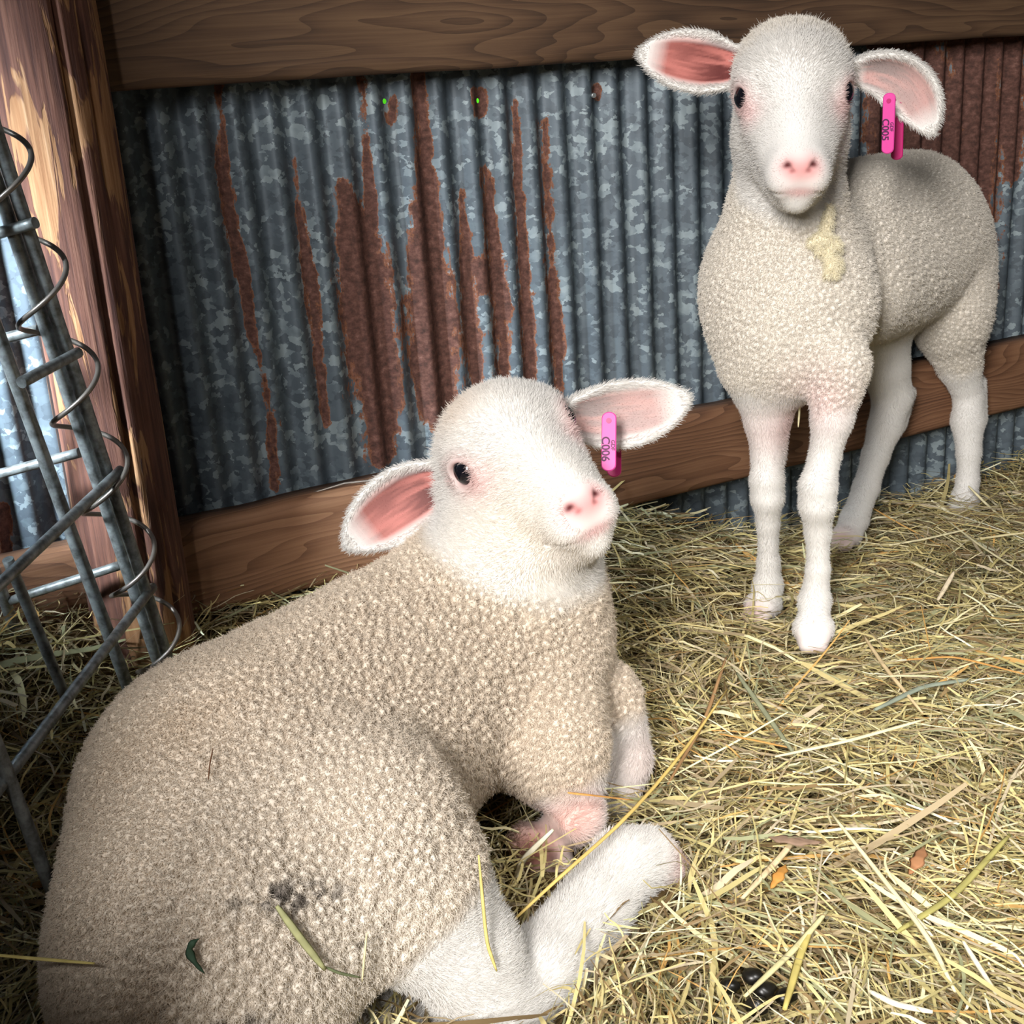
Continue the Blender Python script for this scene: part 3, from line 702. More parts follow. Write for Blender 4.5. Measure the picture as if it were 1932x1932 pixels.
def ear_tag(parent, top, down, face, width, length, text, small, back_shift):
    """two pink plastic strips pinned through the ear; lettering runs down the strip"""
    down = np.asarray(down) / np.linalg.norm(down); face = np.asarray(face, float); face -= down * (face @ down); face /= np.linalg.norm(face); side = np.cross(down, face)
    def strip(name, off, mat, l0, tilt=0.):
        n = 10; out = []
        for e in (0, 1):
            sgn = 1 if e else -1; cy = length - width / 2 if e else width / 2
            for i in range(n + 1):
                a = math.pi * (i / n) + (0 if e else math.pi); out.append((math.cos(a) * width / 2 * .98, cy + math.sin(a) * width / 2 * .8))
        ring = np.array(out); k = len(ring); V = []
        dd = down + face * tilt; 
        for o, sc in ((0, .9), (.0006, 1.), (.0014, 1.), (.002, .9)):
            for x, y in ring: V.append(top + off + side * x * sc + dd * ((y - length / 2) * (1 - (1 - sc) * .3) + length / 2) + face * o)
        Fc = [(r * k + j, r * k + (j + 1) % k, (r + 1) * k + (j + 1) % k, (r + 1) * k + j) for r in range(3) for j in range(k)]
        Fc += [tuple(range(k - 1, -1, -1)), tuple(3 * k + j for j in range(k))]
        return link(name, mesh_list(name, np.array(V), Fc, False), mat, parent)
    front = strip('ear_tag', face * .003, M['pink'], 0)
    front['label'] = 'pink ear tag'
    back = strip('ear_tag_back', -face * .010 + back_shift, M['pink_dark'], 0, -.05)
    V, Fc = tube([top + down * width * .7 - face * .010, top + down * width * .7 + face * .0058], [width * .18, width * .18], 14)
    pin = link('tag_pin', mesh_list('tag_pin', V, Fc), M['pink_dark'], front); pin.parent = front; pin.matrix_parent_inverse = Matrix.Identity(4)
    def letters(name, txt, size, x, y0):
        cu = bpy.data.curves.new(name, 'FONT'); cu.body = txt; cu.size = size; cu.extrude = .00008; cu.align_x = 'LEFT'; cu.offset = size * .022
        tmp = bpy.data.objects.new(name, cu); COL.objects.link(tmp); bpy.context.view_layer.update()
        me = bpy.data.meshes.new_from_object(tmp.evaluated_get(bpy.context.evaluated_depsgraph_get())); bpy.data.objects.remove(tmp); bpy.data.curves.remove(cu)
        R = np.stack([down, -side * SIDE, face], 1)          # text x runs down, text y points sideways
        co = np.empty(len(me.vertices) * 3, np.float32); me.vertices.foreach_get('co', co); co = co.reshape(-1, 3)
        o_ = top + face * .00525 + down * y0 + side * x
        me.vertices.foreach_set('co', (o_ + co @ R.T).astype(np.float32).ravel()); me.update()
        ob = link(name, me, M['ink'], front); ob.parent = front; ob.matrix_parent_inverse = Matrix.Identity(4); return ob
    # picture right of the strip is +rgt
    SIDE = -1 if (W.T @ side)[0] > 0 else 1
    rgt = side if SIDE == -1 else -side
    o1 = letters('tag_number', text, width * .76, 0, length * .42)
    o2 = letters('tag_letters', small, width * .36, 0, length * .48)
    for ob, fx in ((o1, -.45), (o2, .17)):
        d_ = rgt * width * fx; co = np.empty(len(ob.data.vertices) * 3, np.float32); ob.data.vertices.foreach_get('co', co)
        co = co.reshape(-1, 3) + d_; ob.data.vertices.foreach_set('co', co.astype(np.float32).ravel()); ob.data.update()
    return front

# ------------------------------------------------------------------ lying sheep
def lying_sheep():
    root = empty('sheep', at_h(620, 1640, 0))
    tag(root, 'white sheep lying on the hay in front, pink ear tag numbered C006', 'sheep', 'white sheep in the pen')
    b = Body(); px = lambda x, y, d, r: (at_d(x, y, d), r * d / F)
    A = px(418, 1738, .690, 304); B = px(470, 1530, .762, 312); C = px(755, 1315, .875, 238); D = px(935, 1215, .945, 200)
    b.chain([A, B, C, D], k=.02)
    T = px(652, 1596, .715, 234); b.ball(T[0], T[1], .022); t2 = px(770, 1660, .708, 120); b.ball(t2[0], t2[1], .02)
    b.ball(px(330, 1860, .70, 190)[0], px(330, 1860, .70, 190)[1], .04)
    # neck
    n0 = px(930, 1180, .93, 185); n1 = px(975, 1050, .905, 148); n2 = px(960, 930, .925, 128); b.chain([n0, n1, n2], k=.05)
    # forearm in front of the chest, folded front legs
    e0 = px(1000, 1270, .90, 125); e1 = px(1035, 1395, .865, 112); e2 = px(1040, 1470, .86, 70); b.chain([e0, e1], k=.02)
    b.cone(e1[0], px(1090, 1535, .86, 50)[0], e2[1], px(1090, 1535, .86, 48)[1], .02)
    kn = px(1082, 1540, .868, 46); b.cone(kn[0], px(1020, 1600, .88, 36)[0], kn[1], .013, .008)
    b.cone(px(1000, 1590, .87, 34)[0], px(1020, 1655, .875, 26)[0], .0150, .011, .004); b.cone(px(1040, 1592, .868, 34)[0], px(1062, 1652, .872, 26)[0], .0140, .0105, .004)
    f0 = px(1120, 1330, .94, 90); f1 = px(1172, 1432, .935, 52); f2 = px(1150, 1530, .93, 42); b.chain([f0, f1, f2], k=.012)
    b.cone(f2[0], px(1060, 1570, .93, 36)[0], f2[1], .013, .006)
    # hind leg lying on the hay: stifle, hock, cannon, fetlock, hoof
    s0 = px(770, 1690, .715, 150); s1 = px(880, 1800, .715, 98); s2 = px(925, 1905, .722, 96); b.chain([s0, s1, s2], k=.014)
    hk = px(940, 1910, .725, 80); m0 = px(1020, 1835, .745, 76); m1 = px(1120, 1715, .795, 66); m2 = px(1180, 1632, .828, 60); b.chain([hk, m0, m1, m2], k=.012)
    b.chain([m2, px(1222, 1618, .838, 54)], k=.01)
    for dy in (0, 18): b.cone(px(1225, 1612 + dy, .838 - dy * .0003, 38)[0], px(1268, 1628 + dy, .842, 22)[0], .0140, .0085, .004)
    # the other hind leg showing below the belly
    b.chain([px(610, 1955, .73, 60), px(735, 1915, .74, 54), px(860, 1935, .745, 52)], k=.003)
    # head
    s = .94; c = at_d(968, 842, .895); H = head_frame(math.radians(14), math.radians(1), math.radians(29)); L = add_head(b, H, c, s)
    def ear(p0, p1, p2, N, w, cup, tw=0.): 
        e = Ear(p0, p1, p2, N, w, cup=cup, twist=tw); return e
    nx = lambda x, y, z: W @ np.array([x, y, z])
    el = ear(at_d(853, 905, .925), at_d(770, 925, .935), at_d(650, 1035, .920), nx(.25, .10, -1), .0285, 11)
    er = ear(at_d(1062, 778, .935), at_d(1150, 800, .950), at_d(1303, 748, .935), nx(-.2, .35, -1), .0275, 12)
    el.pinkness = .95; er.pinkness = .6
    for e in (el, er): b.ear(e)
    ears = [el, er]
    legs = [np.array([s1[0], s2[0], hk[0], m0[0], m1[0], m2[0], px(1270, 1635, .84, 1)[0]]), np.array([px(1085, 1520, .86, 1)[0], kn[0], px(1040, 1650, .87, 1)[0]]), np.array([f1[0], f2[0], px(1060, 1570, .93, 1)[0]]),
            np.array([px(600, 1960, .70, 1)[0], px(860, 1940, .72, 1)[0]])]
    legr = [.048, .026, .036, .035]
    ax = np.array([n1[0] + (n2[0] - n1[0]) * .2, n2[0]])
    def wool(P):
        q = ((P - c) @ H) / s; jit = .006 * noise3(P, 60, 2)
        # head is short haired in front of a plane behind the jaw
        near = np.linalg.norm((q - np.array([0, .028, -.030])) / np.array([1, 1.15, 1]), axis=1) + jit
        w = np.clip((near - .092) * 60, 0, 1)
        for e in ears: w = np.where(e.dist(P)[0] < .005, 0., w)
        for l, r in zip(legs, legr):
            d, t = seg_dist(P, l); w = np.minimum(w, np.clip((d - r + jit * .6) * 90, 0, 1) )
        return w
    def flow(P, N):
        q = ((P - c) @ H) / s; head = np.linalg.norm(q - np.array([0, .01, -.02]), axis=1) < .13
        f = np.tile((A[0] - D[0]) * np.array([1, 1, .4]) + np.array([0, 0, -.08]), (len(P), 1)); f /= np.linalg.norm(f, axis=1)[:, None]
        hf = H @ np.array([0, -1., .1]); f[head] = hf + ((P[head] - c) - np.outer((P[head] - c) @ hf, hf)) * 3
        for e in ears:
            m = e.dist(P)[0] < .006; f[m] = e.T[12] 
        d, t = seg_dist(P, legs[0]); m = d < .05; f[m] = (m1[0] - hk[0]) / np.linalg.norm(m1[0] - hk[0])
        return f
    def length(P):
        q = ((P - c) @ H) / s; head = np.linalg.norm(q - np.array([0, .01, -.02]), axis=1) < .14
        ln = np.full(len(P), .0055); ln = np.where(head, .0062 - .0035 * np.clip((q[:, 1] - .0) / .08, 0, 1) + .006 * np.clip((-q[:, 1] - .01) / .05, 0, 1), ln)
        ln = np.where(np.linalg.norm(q - np.array([0, .102, -.066]), axis=1) < .0185, 0, ln)
        for sx in (-1, 1): ln = np.where(np.linalg.norm(q - np.array([.0535 * sx, .0125, 0]), axis=1) < .0140, .0, ln)
        for (x, y, d) in ((1010, 1605, .86), (1035, 1640, .865), (1020, 1585, .86)): ln = np.where(np.linalg.norm(P - at_d(x, y, d), axis=1) < .024, .0012, ln)
        return ear_bare(P, ears, ln)
    def paint(P, N, w):
        col = np.tile(WHITE, (len(P), 1)); q = ((P - c) @ H) / s
        col = col * (1 - w[:, None]) + np.array((.66, .57, .465)) * w[:, None]
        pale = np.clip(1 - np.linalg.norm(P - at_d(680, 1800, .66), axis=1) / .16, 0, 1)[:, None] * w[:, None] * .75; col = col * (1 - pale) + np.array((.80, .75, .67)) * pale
        stain = np.clip(noise3(P, 16, 31, 3) * 1.6 - .25, 0, 1)[:, None] * w[:, None] * .35; col = col * (1 - stain) + np.array((.50, .38, .26)) * stain
        for (x, y, d, r) in ((520, 1662, .64, .010), (560, 1672, .64, .012), (596, 1680, .64, .009), (470, 1905, .62, .009), (700, 1760, .66, .004)):
            q2 = (P - at_d(x, y, d)) @ W; m = np.exp(-((q2[:, 0] / (r * 1.6)) ** 2 + (q2[:, 1] / (r * .5)) ** 2)) * (np.abs(q2[:, 2]) < .1) * np.clip(noise3(P, 240, 6, 2) * 5 + .3, 0, 1) * w
            col = col * (1 - .8 * m[:, None]) + np.array(srgb(92, 84, 78)) * .8 * m[:, None]
        neck = np.clip(1 - np.linalg.norm(P - at_d(985, 1010, .85), axis=1) / .075, 0, 1) * .7; col = col * (1 - neck[:, None]) + CREAM * neck[:, None]
        col = paint_head(P, col, L, s, H, c, ears, True); col = paint_ears(P, col, ears)
        for (x, y, d, r, cc, a) in ((1012, 1605, .86, .024, srgb(176, 112, 98), 1.), (1085, 1530, .85, .018, srgb(238, 176, 160), .75), (1262, 1632, .84, .014, srgb(214, 164, 152), .8), (1195, 1430, .93, .03, srgb(226, 204, 198), .5)):
            m = (np.exp(-(np.linalg.norm(P - at_d(x, y, d), axis=1) / r) ** 2) * a)[:, None]; col = col * (1 - m) + np.array(cc) * m
        return col
    lo = np.array([-.40, .42, -.06]); hi = np.array([.30, 1.15, .48])
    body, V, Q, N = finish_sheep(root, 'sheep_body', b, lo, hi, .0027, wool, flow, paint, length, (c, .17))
    for q in (-1, 1): eye_mesh('eye', L, H, q, s, root, None)
    top = at_d(1151, 776, .922); bot = at_d(1150, 893, .918)
    ear_tag(root, top, bot - top, nx(-.25, .0, -1), 29 * .90 / F, np.linalg.norm(bot - top), 'C006', 'GDF', nx(.004, .002, .026))
    return b
LB = lying_sheep()

# ------------------------------------------------------------------ standing lamb
def standing_lamb():
    root = empty('sheep', at_y(1580, 1120, 1.2))
    root.location.z = 0
    tag(root, 'smaller white lamb standing by the wall, pink ear tag numbered C005', 'sheep', 'white sheep in the pen')
    b = Body(); Y = lambda x, y, yy, r: (at_y(x, y, yy), r * depth(at_y(x, y, yy)) / F)
    S = Y(1482, 590, 1.125, 138); b.ell(S[0], (S[1] * 1.02, S[1] * 1.1, S[1] * 1.22), np.eye(3), .02)
    S2 = Y(1450, 560, 1.10, 105); b.ball(S2[0], S2[1], .03); S3 = Y(1545, 575, 1.09, 98); b.ball(S3[0], S3[1], .03)
    bb = Y(1478, 650, 1.085, 95); b.ball(bb[0], bb[1], .04)
    w0 = Y(1520, 440, 1.17, 115); h0 = Y(1712, 425, 1.37, 132); b.cone(w0[0], h0[0], w0[1], h0[1], .04)
    m0 = Y(1590, 530, 1.22, 128); m1 = Y(1690, 500, 1.34, 122); b.cone(m0[0], m1[0], m0[1], m1[1], .04)
    r0 = Y(1765, 470, 1.40, 98); b.ball(r0[0], r0[1], .04)
    # neck
    b.chain([Y(1475, 500, 1.11, 122), Y(1485, 390, 1.095, 104), Y(1496, 250, 1.09, 88)], k=.04)
    # front legs
    FL = [Y(1428, 700, 1.09, 54), Y(1443, 790, 1.095, 36), Y(1447, 862, 1.095, 26), Y(1447, 905, 1.09, 29), Y(1448, 938, 1.09, 28), Y(1449, 990, 1.095, 18), Y(1450, 1060, 1.10, 18), Y(1449, 1105, 1.10, 25), Y(1443, 1135, 1.095, 25)]
    FR_ = [Y(1582, 690, 1.04, 56), Y(1570, 790, 1.035, 36), Y(1556, 862, 1.035, 26), Y(1543, 918, 1.025, 32), Y(1542, 952, 1.025, 31), Y(1543, 1005, 1.03, 21), Y(1543, 1075, 1.03, 19), Y(1537, 1135, 1.03, 27), Y(1535, 1170, 1.02, 27)]
    for l in (FL, FR_): b.chain(l, k=.02)
    iz = Y(1478, 760, 1.11, 24); b.cone(Y(1470, 720, 1.11, 1)[0], Y(1462, 860, 1.105, 1)[0], .016, .008, .015)
    def hoof(x, y, yy, dx, r, tipx, tipy):
        for q in (-1, 1): b.cone(Y(x + dx * q, y, yy, 1)[0], Y(tipx + dx * q * .7, tipy, yy - .018, 1)[0], r, r * .72, .005)
    hoof(1440, 1140, 1.09, 14, .0105, 1425, 1164); hoof(1535, 1185, 1.015, 15, .0115, 1534, 1216)
    # hind legs
    HR = [Y(1775, 530, 1.39, 92), Y(1793, 610, 1.385, 64), Y(1810, 690, 1.40, 36), Y(1828, 748, 1.41, 25), Y(1826, 795, 1.40, 28), Y(1828, 855, 1.39, 20), Y(1826, 905, 1.385, 18), Y(1820, 945, 1.375, 23), Y(1815, 965, 1.37, 23)]
    b.chain(HR, k=.02); b.cone(Y(1846, 722, 1.425, 1)[0], Y(1842, 790, 1.41, 1)[0], .0085, .012, .008)
    b.ball(Y(1800, 580, 1.36, 50)[0], .034, .03)
    hoof(1815, 965, 1.365, 13, .0105, 1812, 982)
    HL = [Y(1650, 620, 1.33, 66), Y(1668, 690, 1.33, 44), Y(1684, 748, 1.335, 34), Y(1670, 805, 1.325, 29), Y(1652, 860, 1.315, 23), Y(1634, 920, 1.305, 22), Y(1612, 980, 1.29, 24), Y(1598, 1010, 1.28, 22)]
    b.chain(HL, k=.02); b.cone(Y(1712, 742, 1.36, 1)[0], Y(1692, 800, 1.34, 1)[0], .0090, .010, .014)
    hoof(1598, 1010, 1.275, 11, .0100, 1588, 1028)
    c = at_y(1496, 180, 1.055); s = .885 * depth(c); H = head_frame(math.radians(-8), math.radians(17), math.radians(0)); L = add_head(b, H, c, s)
    b.ell(L(0, -.035, .030), np.array((.043, .045, .034)), H, .02)
    nx = lambda x, y, z: W @ np.array([x, y, z])
    yl = 1.09
    el = Ear(at_y(1400, 128, yl), at_y(1330, 122, yl - .005), at_y(1203, 100, yl + .005), nx(.25, .15, -1), .0265, cup=13)
    er = Ear(at_y(1605, 135, yl), at_y(1730, 120, yl - .01), at_y(1758, 256, yl - .03), nx(-.75, .75, -.75), .0235, cup=18, twist=nx(-.8, .1, -.9))
    el.pinkness = 1.; er.pinkness = .65
    ears = [el, er]
    for e in ears: b.ear(e)
    LEGS = [(FL, 2), (FR_, 2), (HR, 3), (HL, 2)]
    lines = [np.array([p for p, r in l]) for l, k in LEGS]
    def wool(P):
        q = ((P - c) @ H) / s; jit = .006 * noise3(P, 60, 2)
        near = np.linalg.norm((q - np.array([0, .030, -.030])) / np.array([1, 1.15, 1]), axis=1) + jit
        w = np.clip((near - .082) * 60, 0, 1)
        for e in ears: w = np.where(e.dist(P)[0] < .005, 0., w)
        zc = [.245, .235, .165, .235]
        for l, z in zip(lines, zc):
            d, t = seg_dist(P, l); m = d < .06; w = np.where(m, np.minimum(w, np.clip((P[:, 2] - z + jit * 2) * 50, 0, 1)), w)
        return w
    def flow(P, N):
        q = ((P - c) @ H) / s; head = np.linalg.norm(q - np.array([0, .01, -.02]), axis=1) < .12
        f = np.tile(np.array([.25, .3, -.8]), (len(P), 1)); hf = H @ np.array([0, -1., .15])
        f[head] = hf + ((P[head] - c) - np.outer((P[head] - c) @ hf, hf)) * 3
        for e in ears: f[e.dist(P)[0] < .006] = e.T[12]
        return f
    def length(P):
        q = ((P - c) @ H) / s; head = np.linalg.norm(q - np.array([0, .01, -.02]), axis=1) < .13
        ln = np.full(len(P), .0034); ln = np.where(head, .0048 - .003 * np.clip(q[:, 1] / .08, 0, 1) + .006 * np.clip((q[:, 2] - .02) / .04, 0, 1), ln)
        ln = np.where(np.linalg.norm(q - np.array([0, .102, -.066]), axis=1) < .0185, 0, ln)
        for sx in (-1, 1): ln = np.where(np.linalg.norm(q - np.array([.0535 * sx, .0125, 0]), axis=1) < .0140, .0, ln)
        for hp_ in ((1425, 1162, 1.072), (1534, 1214, .997), (1812, 981, 1.347), (1588, 1027, 1.257)): ln = np.where(np.linalg.norm(P - at_y(*hp_), axis=1) < .019, .0012, ln)
        return ear_bare(P, ears, ln)
    def paint(P, N, w):
        col = np.tile(WHITE, (len(P), 1)); col = col * (1 - w[:, None]) + np.array((.77, .72, .645)) * w[:, None]
        col = paint_head(P, col, L, s, H, c, ears, False); col = paint_ears(P, col, ears)
        for (p, r, cc, a) in ((at_y(1466, 790, 1.10), .03, srgb(232, 190, 188), .7), (at_y(1418, 1168, 1.075), .014, srgb(206, 120, 116), .8), (at_y(1534, 1215, 1.0), .013, srgb(226, 176, 172), .7), (at_y(1586, 1022, 1.26), .016, srgb(226, 180, 172), .7), (at_y(1540, 760, 1.02), .03, srgb(238, 206, 206), .45)):
            m = (np.exp(-(np.linalg.norm(P - p, axis=1) / r) ** 2) * a)[:, None]; col = col * (1 - m) + np.array(cc) * m
        return col
    lo = np.array([.06, .93, -.03]); hi = np.array([.66, 1.52, .66])
    body, V, Q, N = finish_sheep(root, 'lamb_body', b, lo, hi, .0027, wool, flow, paint, length, (c, .15), lock=.0062, lump=.0030)
    for q in (-1, 1): eye_mesh('eye', L, H, q, s, root, None)
    # dangling tuft of loose cream wool on the chest
    def hit(x, y, o):
        dd = np.linspace(.8, 1.3, 900); Pq = CP + ray(x, y)[None] * (dd / F)[:, None]; return Pq[np.argmax(b.run(Pq) - o < 0)]
    tb = Body()
    for ch in (((1566, 392, 5), (1562, 418, 7), (1556, 440, 9)), ((1530, 458, 5), (1548, 455, 12), (1572, 462, 10), (1582, 470, 5)), ((1560, 455, 10), (1562, 482, 8), (1572, 500, 11), (1576, 518, 6)), ((1548, 470, 6), (1544, 478, 3)), ((1575, 495, 8), (1586, 506, 4)), ((1565, 505, 7), (1560, 522, 3))):
        for (x0, y0, r0), (x1, y1, r1) in zip(ch[:-1], ch[1:]): tb.cone(hit(x0, y0, .005), hit(x1, y1, .005), r0 * .00048, r1 * .00048, .003)
    tc = hit(1562, 458, 0); TV, TQ = tb.polygonise(tc - .045, tc + .045, .0012); TN = vnormals(TV, TQ)
    TV = TV + TN * (.0016 * noise3(TV, 330, 3, 2))[:, None]; tm = mesh_np('loose_wool_tuft', TV, TQ); vattr(tm, 'col', np.tile(np.array((.86, .79, .60)), (len(TV), 1)), 'FLOAT_COLOR')
    to = link('loose_wool_tuft', tm, M['skin'], root); to['label'] = 'dangling cream tuft of loose wool'
    f, p = tri_sample(TV, TQ, np.ones(len(TQ)), 1.2e6); nn = TN[TQ[f, 0]]
    strands('tuft_strands', p, nn, np.tile(np.array([.05, -.2, -1.]), (len(p), 1)) + rng.normal(0, .6, (len(p), 3)), np.full(len(p), .0045), .0002, .5, np.tile(np.array((.88, .82, .64)), (len(p), 1)), root, 5, curl=.0006)
    top = at_y(1681, 172, 1.054); bot = at_y(1677, 292, 1.054)
    ear_tag(root, top, bot - top, nx(-.62, 0, -1), 24 * depth(top) / F, np.linalg.norm(bot - top), 'C005', 'GDF', nx(.0105, .0, .022))
    return b
SB = standing_lamb()
# ------------------------------------------------------------------ hay
HAYC = np.array([srgb(206, 190, 134), srgb(228, 216, 172), srgb(176, 164, 112), srgb(150, 152, 118), srgb(158, 140, 112), srgb(128, 104, 72), srgb(196, 152, 88), srgb(186, 172, 146), srgb(236, 228, 196)])
HAYP = np.array([.24, .13, .17, .09, .12, .09, .04, .08, .04])
def ribbons(c, ang, tilt, ln, wd, bend, roll, seg=6, wave=None):
    """flat blades: returns (n, seg+1, 2, 3)"""
    n = len(c); t = np.linspace(-.5, .5, seg + 1); out = np.empty((n, seg + 1, 2, 3))
    ca, sa = np.cos(ang), np.sin(ang); d = np.stack([ca * np.cos(tilt), sa * np.cos(tilt), np.sin(tilt)], -1); s = np.stack([-sa, ca, np.zeros(n)], -1)
    up = np.cross(d, s); kink = rng.normal(0, .25, n) * (rng.random(n) < .3)
    for i, u in enumerate(t):
        p = c + d * (ln * u)[:, None] + s * (bend * ln * (u * u - .08))[:, None] + s * (kink * ln * max(0, u - .1))[:, None] - up * (np.abs(bend) * .35 * ln * (u * u))[:, None]
        if wave is not None: p = p + up * (wave * np.sin(u * 9 + ang * 5))[:, None]
        w = wd * (1 - .75 * max(0, abs(u) * 2 - .35) ** 1.5); r = roll + u * .9 * np.sign(bend)
        side = s * np.cos(r)[:, None] + up * np.sin(r)[:, None]
        out[:, i, 0] = p + side * (w / 2)[:, None]; out[:, i, 1] = p - side * (w / 2)[:, None]
    return out
BB = {LB: (np.array([-.40, .42, -.06]), np.array([.30, 1.15, .2])), SB: (np.array([.06, .93, -.06]), np.array([.66, 1.52, .2]))}
def build_hay():
    n = 78000
    # more blades where the camera is near
    x = rng.uniform(-.78, 1.15, n * 2); y = .42 + 1.5 * rng.random(n * 2) ** 1.25
    P = np.c_[x, y, np.zeros(n * 2)]; s = WK - P[:, :2] @ WN[:2]; view = np.abs(x) < .30 + .52 * y; P = P[(s > .012) & view][:n]; n = len(P)
    top = rng.random(n); P[:, 2] = hay_h(P) + .002 + .030 * top ** 1.6
    fld = 2.5 * noise3(P * np.array([1, 1, 0]), 5, 11, 2); ang = fld + rng.normal(0, .85, n) + 2.4
    ln = np.clip(np.exp(rng.normal(math.log(.052), .55, n)), .012, .22); wd = np.clip(np.exp(rng.normal(math.log(.00125), .45, n)), .0005, .0045)
    tilt = rng.normal(0, .16, n); bend = rng.normal(0, .28, n); roll = rng.normal(0, .6, n)
    big = rng.random(n) < .012; wd[big] *= 2.4; ln[big] = rng.uniform(.06, .17, big.sum())
    keep = np.ones(n, bool)
    R = ribbons(P, ang, tilt, ln, wd, bend, roll, wave=rng.normal(0, .0015, n))
    pit = [(at_h(x, y, .02), r) for x, y, r in ((1432, 1870, .0145), (1378, 1860, .006), (1484, 1879, .006))]
    for k in (0, 1, 2, 3, 4, 5, 6):
        q = R[:, k].mean(1)
        for (pc, pr) in pit: keep &= (np.hypot(q[:, 0] - pc[0], q[:, 1] - pc[1]) > pr) | (q[:, 2] < .010) | (rng.random(len(q)) < .04)
        for b in (LB, SB):
            nb = np.nonzero(keep & (q > BB[b][0]).all(1) & (q < BB[b][1]).all(1))[0]; keep[nb[b.run(q[nb]) < .0012]] = False
        if k % 3: continue
        R_ = WK - q[:, :2] @ WN[:2]; keep &= R_ > .006
        ends = np.abs(q[:, 0] - POST[0]) ** 2 + np.abs(q[:, 1] - POST[1]) ** 2 > (POST[2] * .9) ** 2; keep &= ends
    R = R[keep]; n = len(R); top = top[keep]
    c = HAYC[rng.choice(len(HAYC), n, p=HAYP)]
    patch = .5 + .5 * noise3(P[keep] * np.array([1, 1, 0]), 9, 21, 2)[:, None]
    olive = np.array(srgb(150, 146, 104)); c = c * (.78 + .22 * patch) + olive * (.22 * (1 - patch)); c = c * (1 + rng.normal(0, .10, (n, 1)))
    low = (1 - top)[:, None]; c = np.clip(c * 1.16, 0, .9) * (1 - low * .6) + np.array(srgb(98, 78, 50)) * low * .6  # deeper blades darkened: shade of the gaps put into the colour
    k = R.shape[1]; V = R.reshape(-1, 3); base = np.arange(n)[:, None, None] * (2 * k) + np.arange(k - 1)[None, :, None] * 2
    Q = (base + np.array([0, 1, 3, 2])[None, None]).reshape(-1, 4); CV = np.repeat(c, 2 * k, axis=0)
    # trodden bed underneath
    g = 170; X, Yg = np.meshgrid(np.linspace(-1.2, 1.7, g), np.linspace(.2, 2.3, g)); B = np.c_[X.ravel(), Yg.ravel(), np.zeros(g * g)]
    B[:, 2] = hay_h(B) - .001 + .004 * noise3(B, 60, 2, 2); I = np.arange(g * g).reshape(g, g) + len(V)
    BQ = np.stack([I[:-1, :-1], I[:-1, 1:], I[1:, 1:], I[1:, :-1]], -1).reshape(-1, 4)
    sb = WK - B[:, :2] @ WN[:2]; BQ = BQ[(sb[BQ - len(V)] > -.02).all(1)]
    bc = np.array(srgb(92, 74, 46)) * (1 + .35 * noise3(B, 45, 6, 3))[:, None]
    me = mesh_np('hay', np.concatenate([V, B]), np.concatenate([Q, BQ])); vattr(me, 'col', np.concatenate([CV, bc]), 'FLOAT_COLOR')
    tag(link('hay', me, M['hay']), 'deep bed of loose dry hay covering the pen floor', 'hay', kind='stuff')
build_hay()

def stem(name, px, hgt, w, colr, label, group=None, thick=.0006, flatn=None, twist=0.):
    """one visible straw: px = picture points it passes, hgt = height (m) or surface depth of each"""
    pts = [np.asarray(p, float) for p in px]; t = np.linspace(0, 1, len(pts)); tt = np.linspace(0, 1, 14)
    from math import comb
    C = np.stack([np.interp(tt, t, [p[i] for p in pts]) for i in range(3)], -1)
    for _ in range(2): C[1:-1] = C[1:-1] * .5 + .25 * (C[:-2] + C[2:])
    T = np.gradient(C, axis=0); T /= np.linalg.norm(T, axis=1)[:, None]
    up = np.array([0, 0, 1.]) if flatn is None else np.asarray(flatn, float); V = []; n = len(C)
    for i in range(n):
        s = np.cross(T[i], up); s /= np.linalg.norm(s) + 1e-9; u2 = np.cross(s, T[i]); a = twist * (tt[i] - .5); s, u2 = s * math.cos(a) + u2 * math.sin(a), u2 * math.cos(a) - s * math.sin(a)
        e = 2 * tt[i] - 1; ww = w * ((1 - .5 * abs(e) ** 3) if 'leaf' not in name else (1 - abs(e) ** 2.2) * (1 + .25 * math.sin(9 * e)) + .06)
        for (x, z) in ((-.5, 0), (-.28, .8), (0, 1.), (.28, .8), (.5, 0), (0, -.5)): V.append(C[i] + s * x * ww + u2 * z * (max(thick, w * .22) if 'leaf' not in name else .0007))
    k = 6; Fc = [(i * k + j, i * k + (j + 1) % k, (i + 1) * k + (j + 1) % k, (i + 1) * k + j) for i in range(n - 1) for j in range(k)] + [tuple(range(k - 1, -1, -1)), tuple((n - 1) * k + j for j in range(k))]
    me = mesh_list(name, np.array(V), Fc); vattr(me, 'col', np.tile(np.array(colr), (len(V), 1)) * (1 + .12 * np.sin(np.arange(len(V)) * .37))[:, None], 'FLOAT_COLOR')
    return tag(link(name, me, M['hay']), label, 'straw' if 'leaf' not in name else 'leaf', group)
def hp(x, y, z=.024):
    p = at_h(x, y, z)
    for _ in range(3): p = at_h(x, y, float(hay_h(p)[0]) + z + .009)
    return p
def on_fleece(x, y, b, out=.0075):
    """first hit of the sight line on the animal, lifted on top of the wool"""
    d = np.linspace(.45, 1.6, 1500); P = CP + ray(x, y)[None] * (d / F)[:, None]; s = b.run(P) - out; i = np.argmax(s < 0)
    return P[i] if s[i] < 0 else P[700]
YEL, PALE, ORA, WHT, BRN, GRN, DGR = (srgb(*c) for c in ((222, 204, 128), (234, 224, 182), (214, 158, 90), (240, 232, 206), (150, 108, 76), (150, 156, 128), (52, 74, 56)))
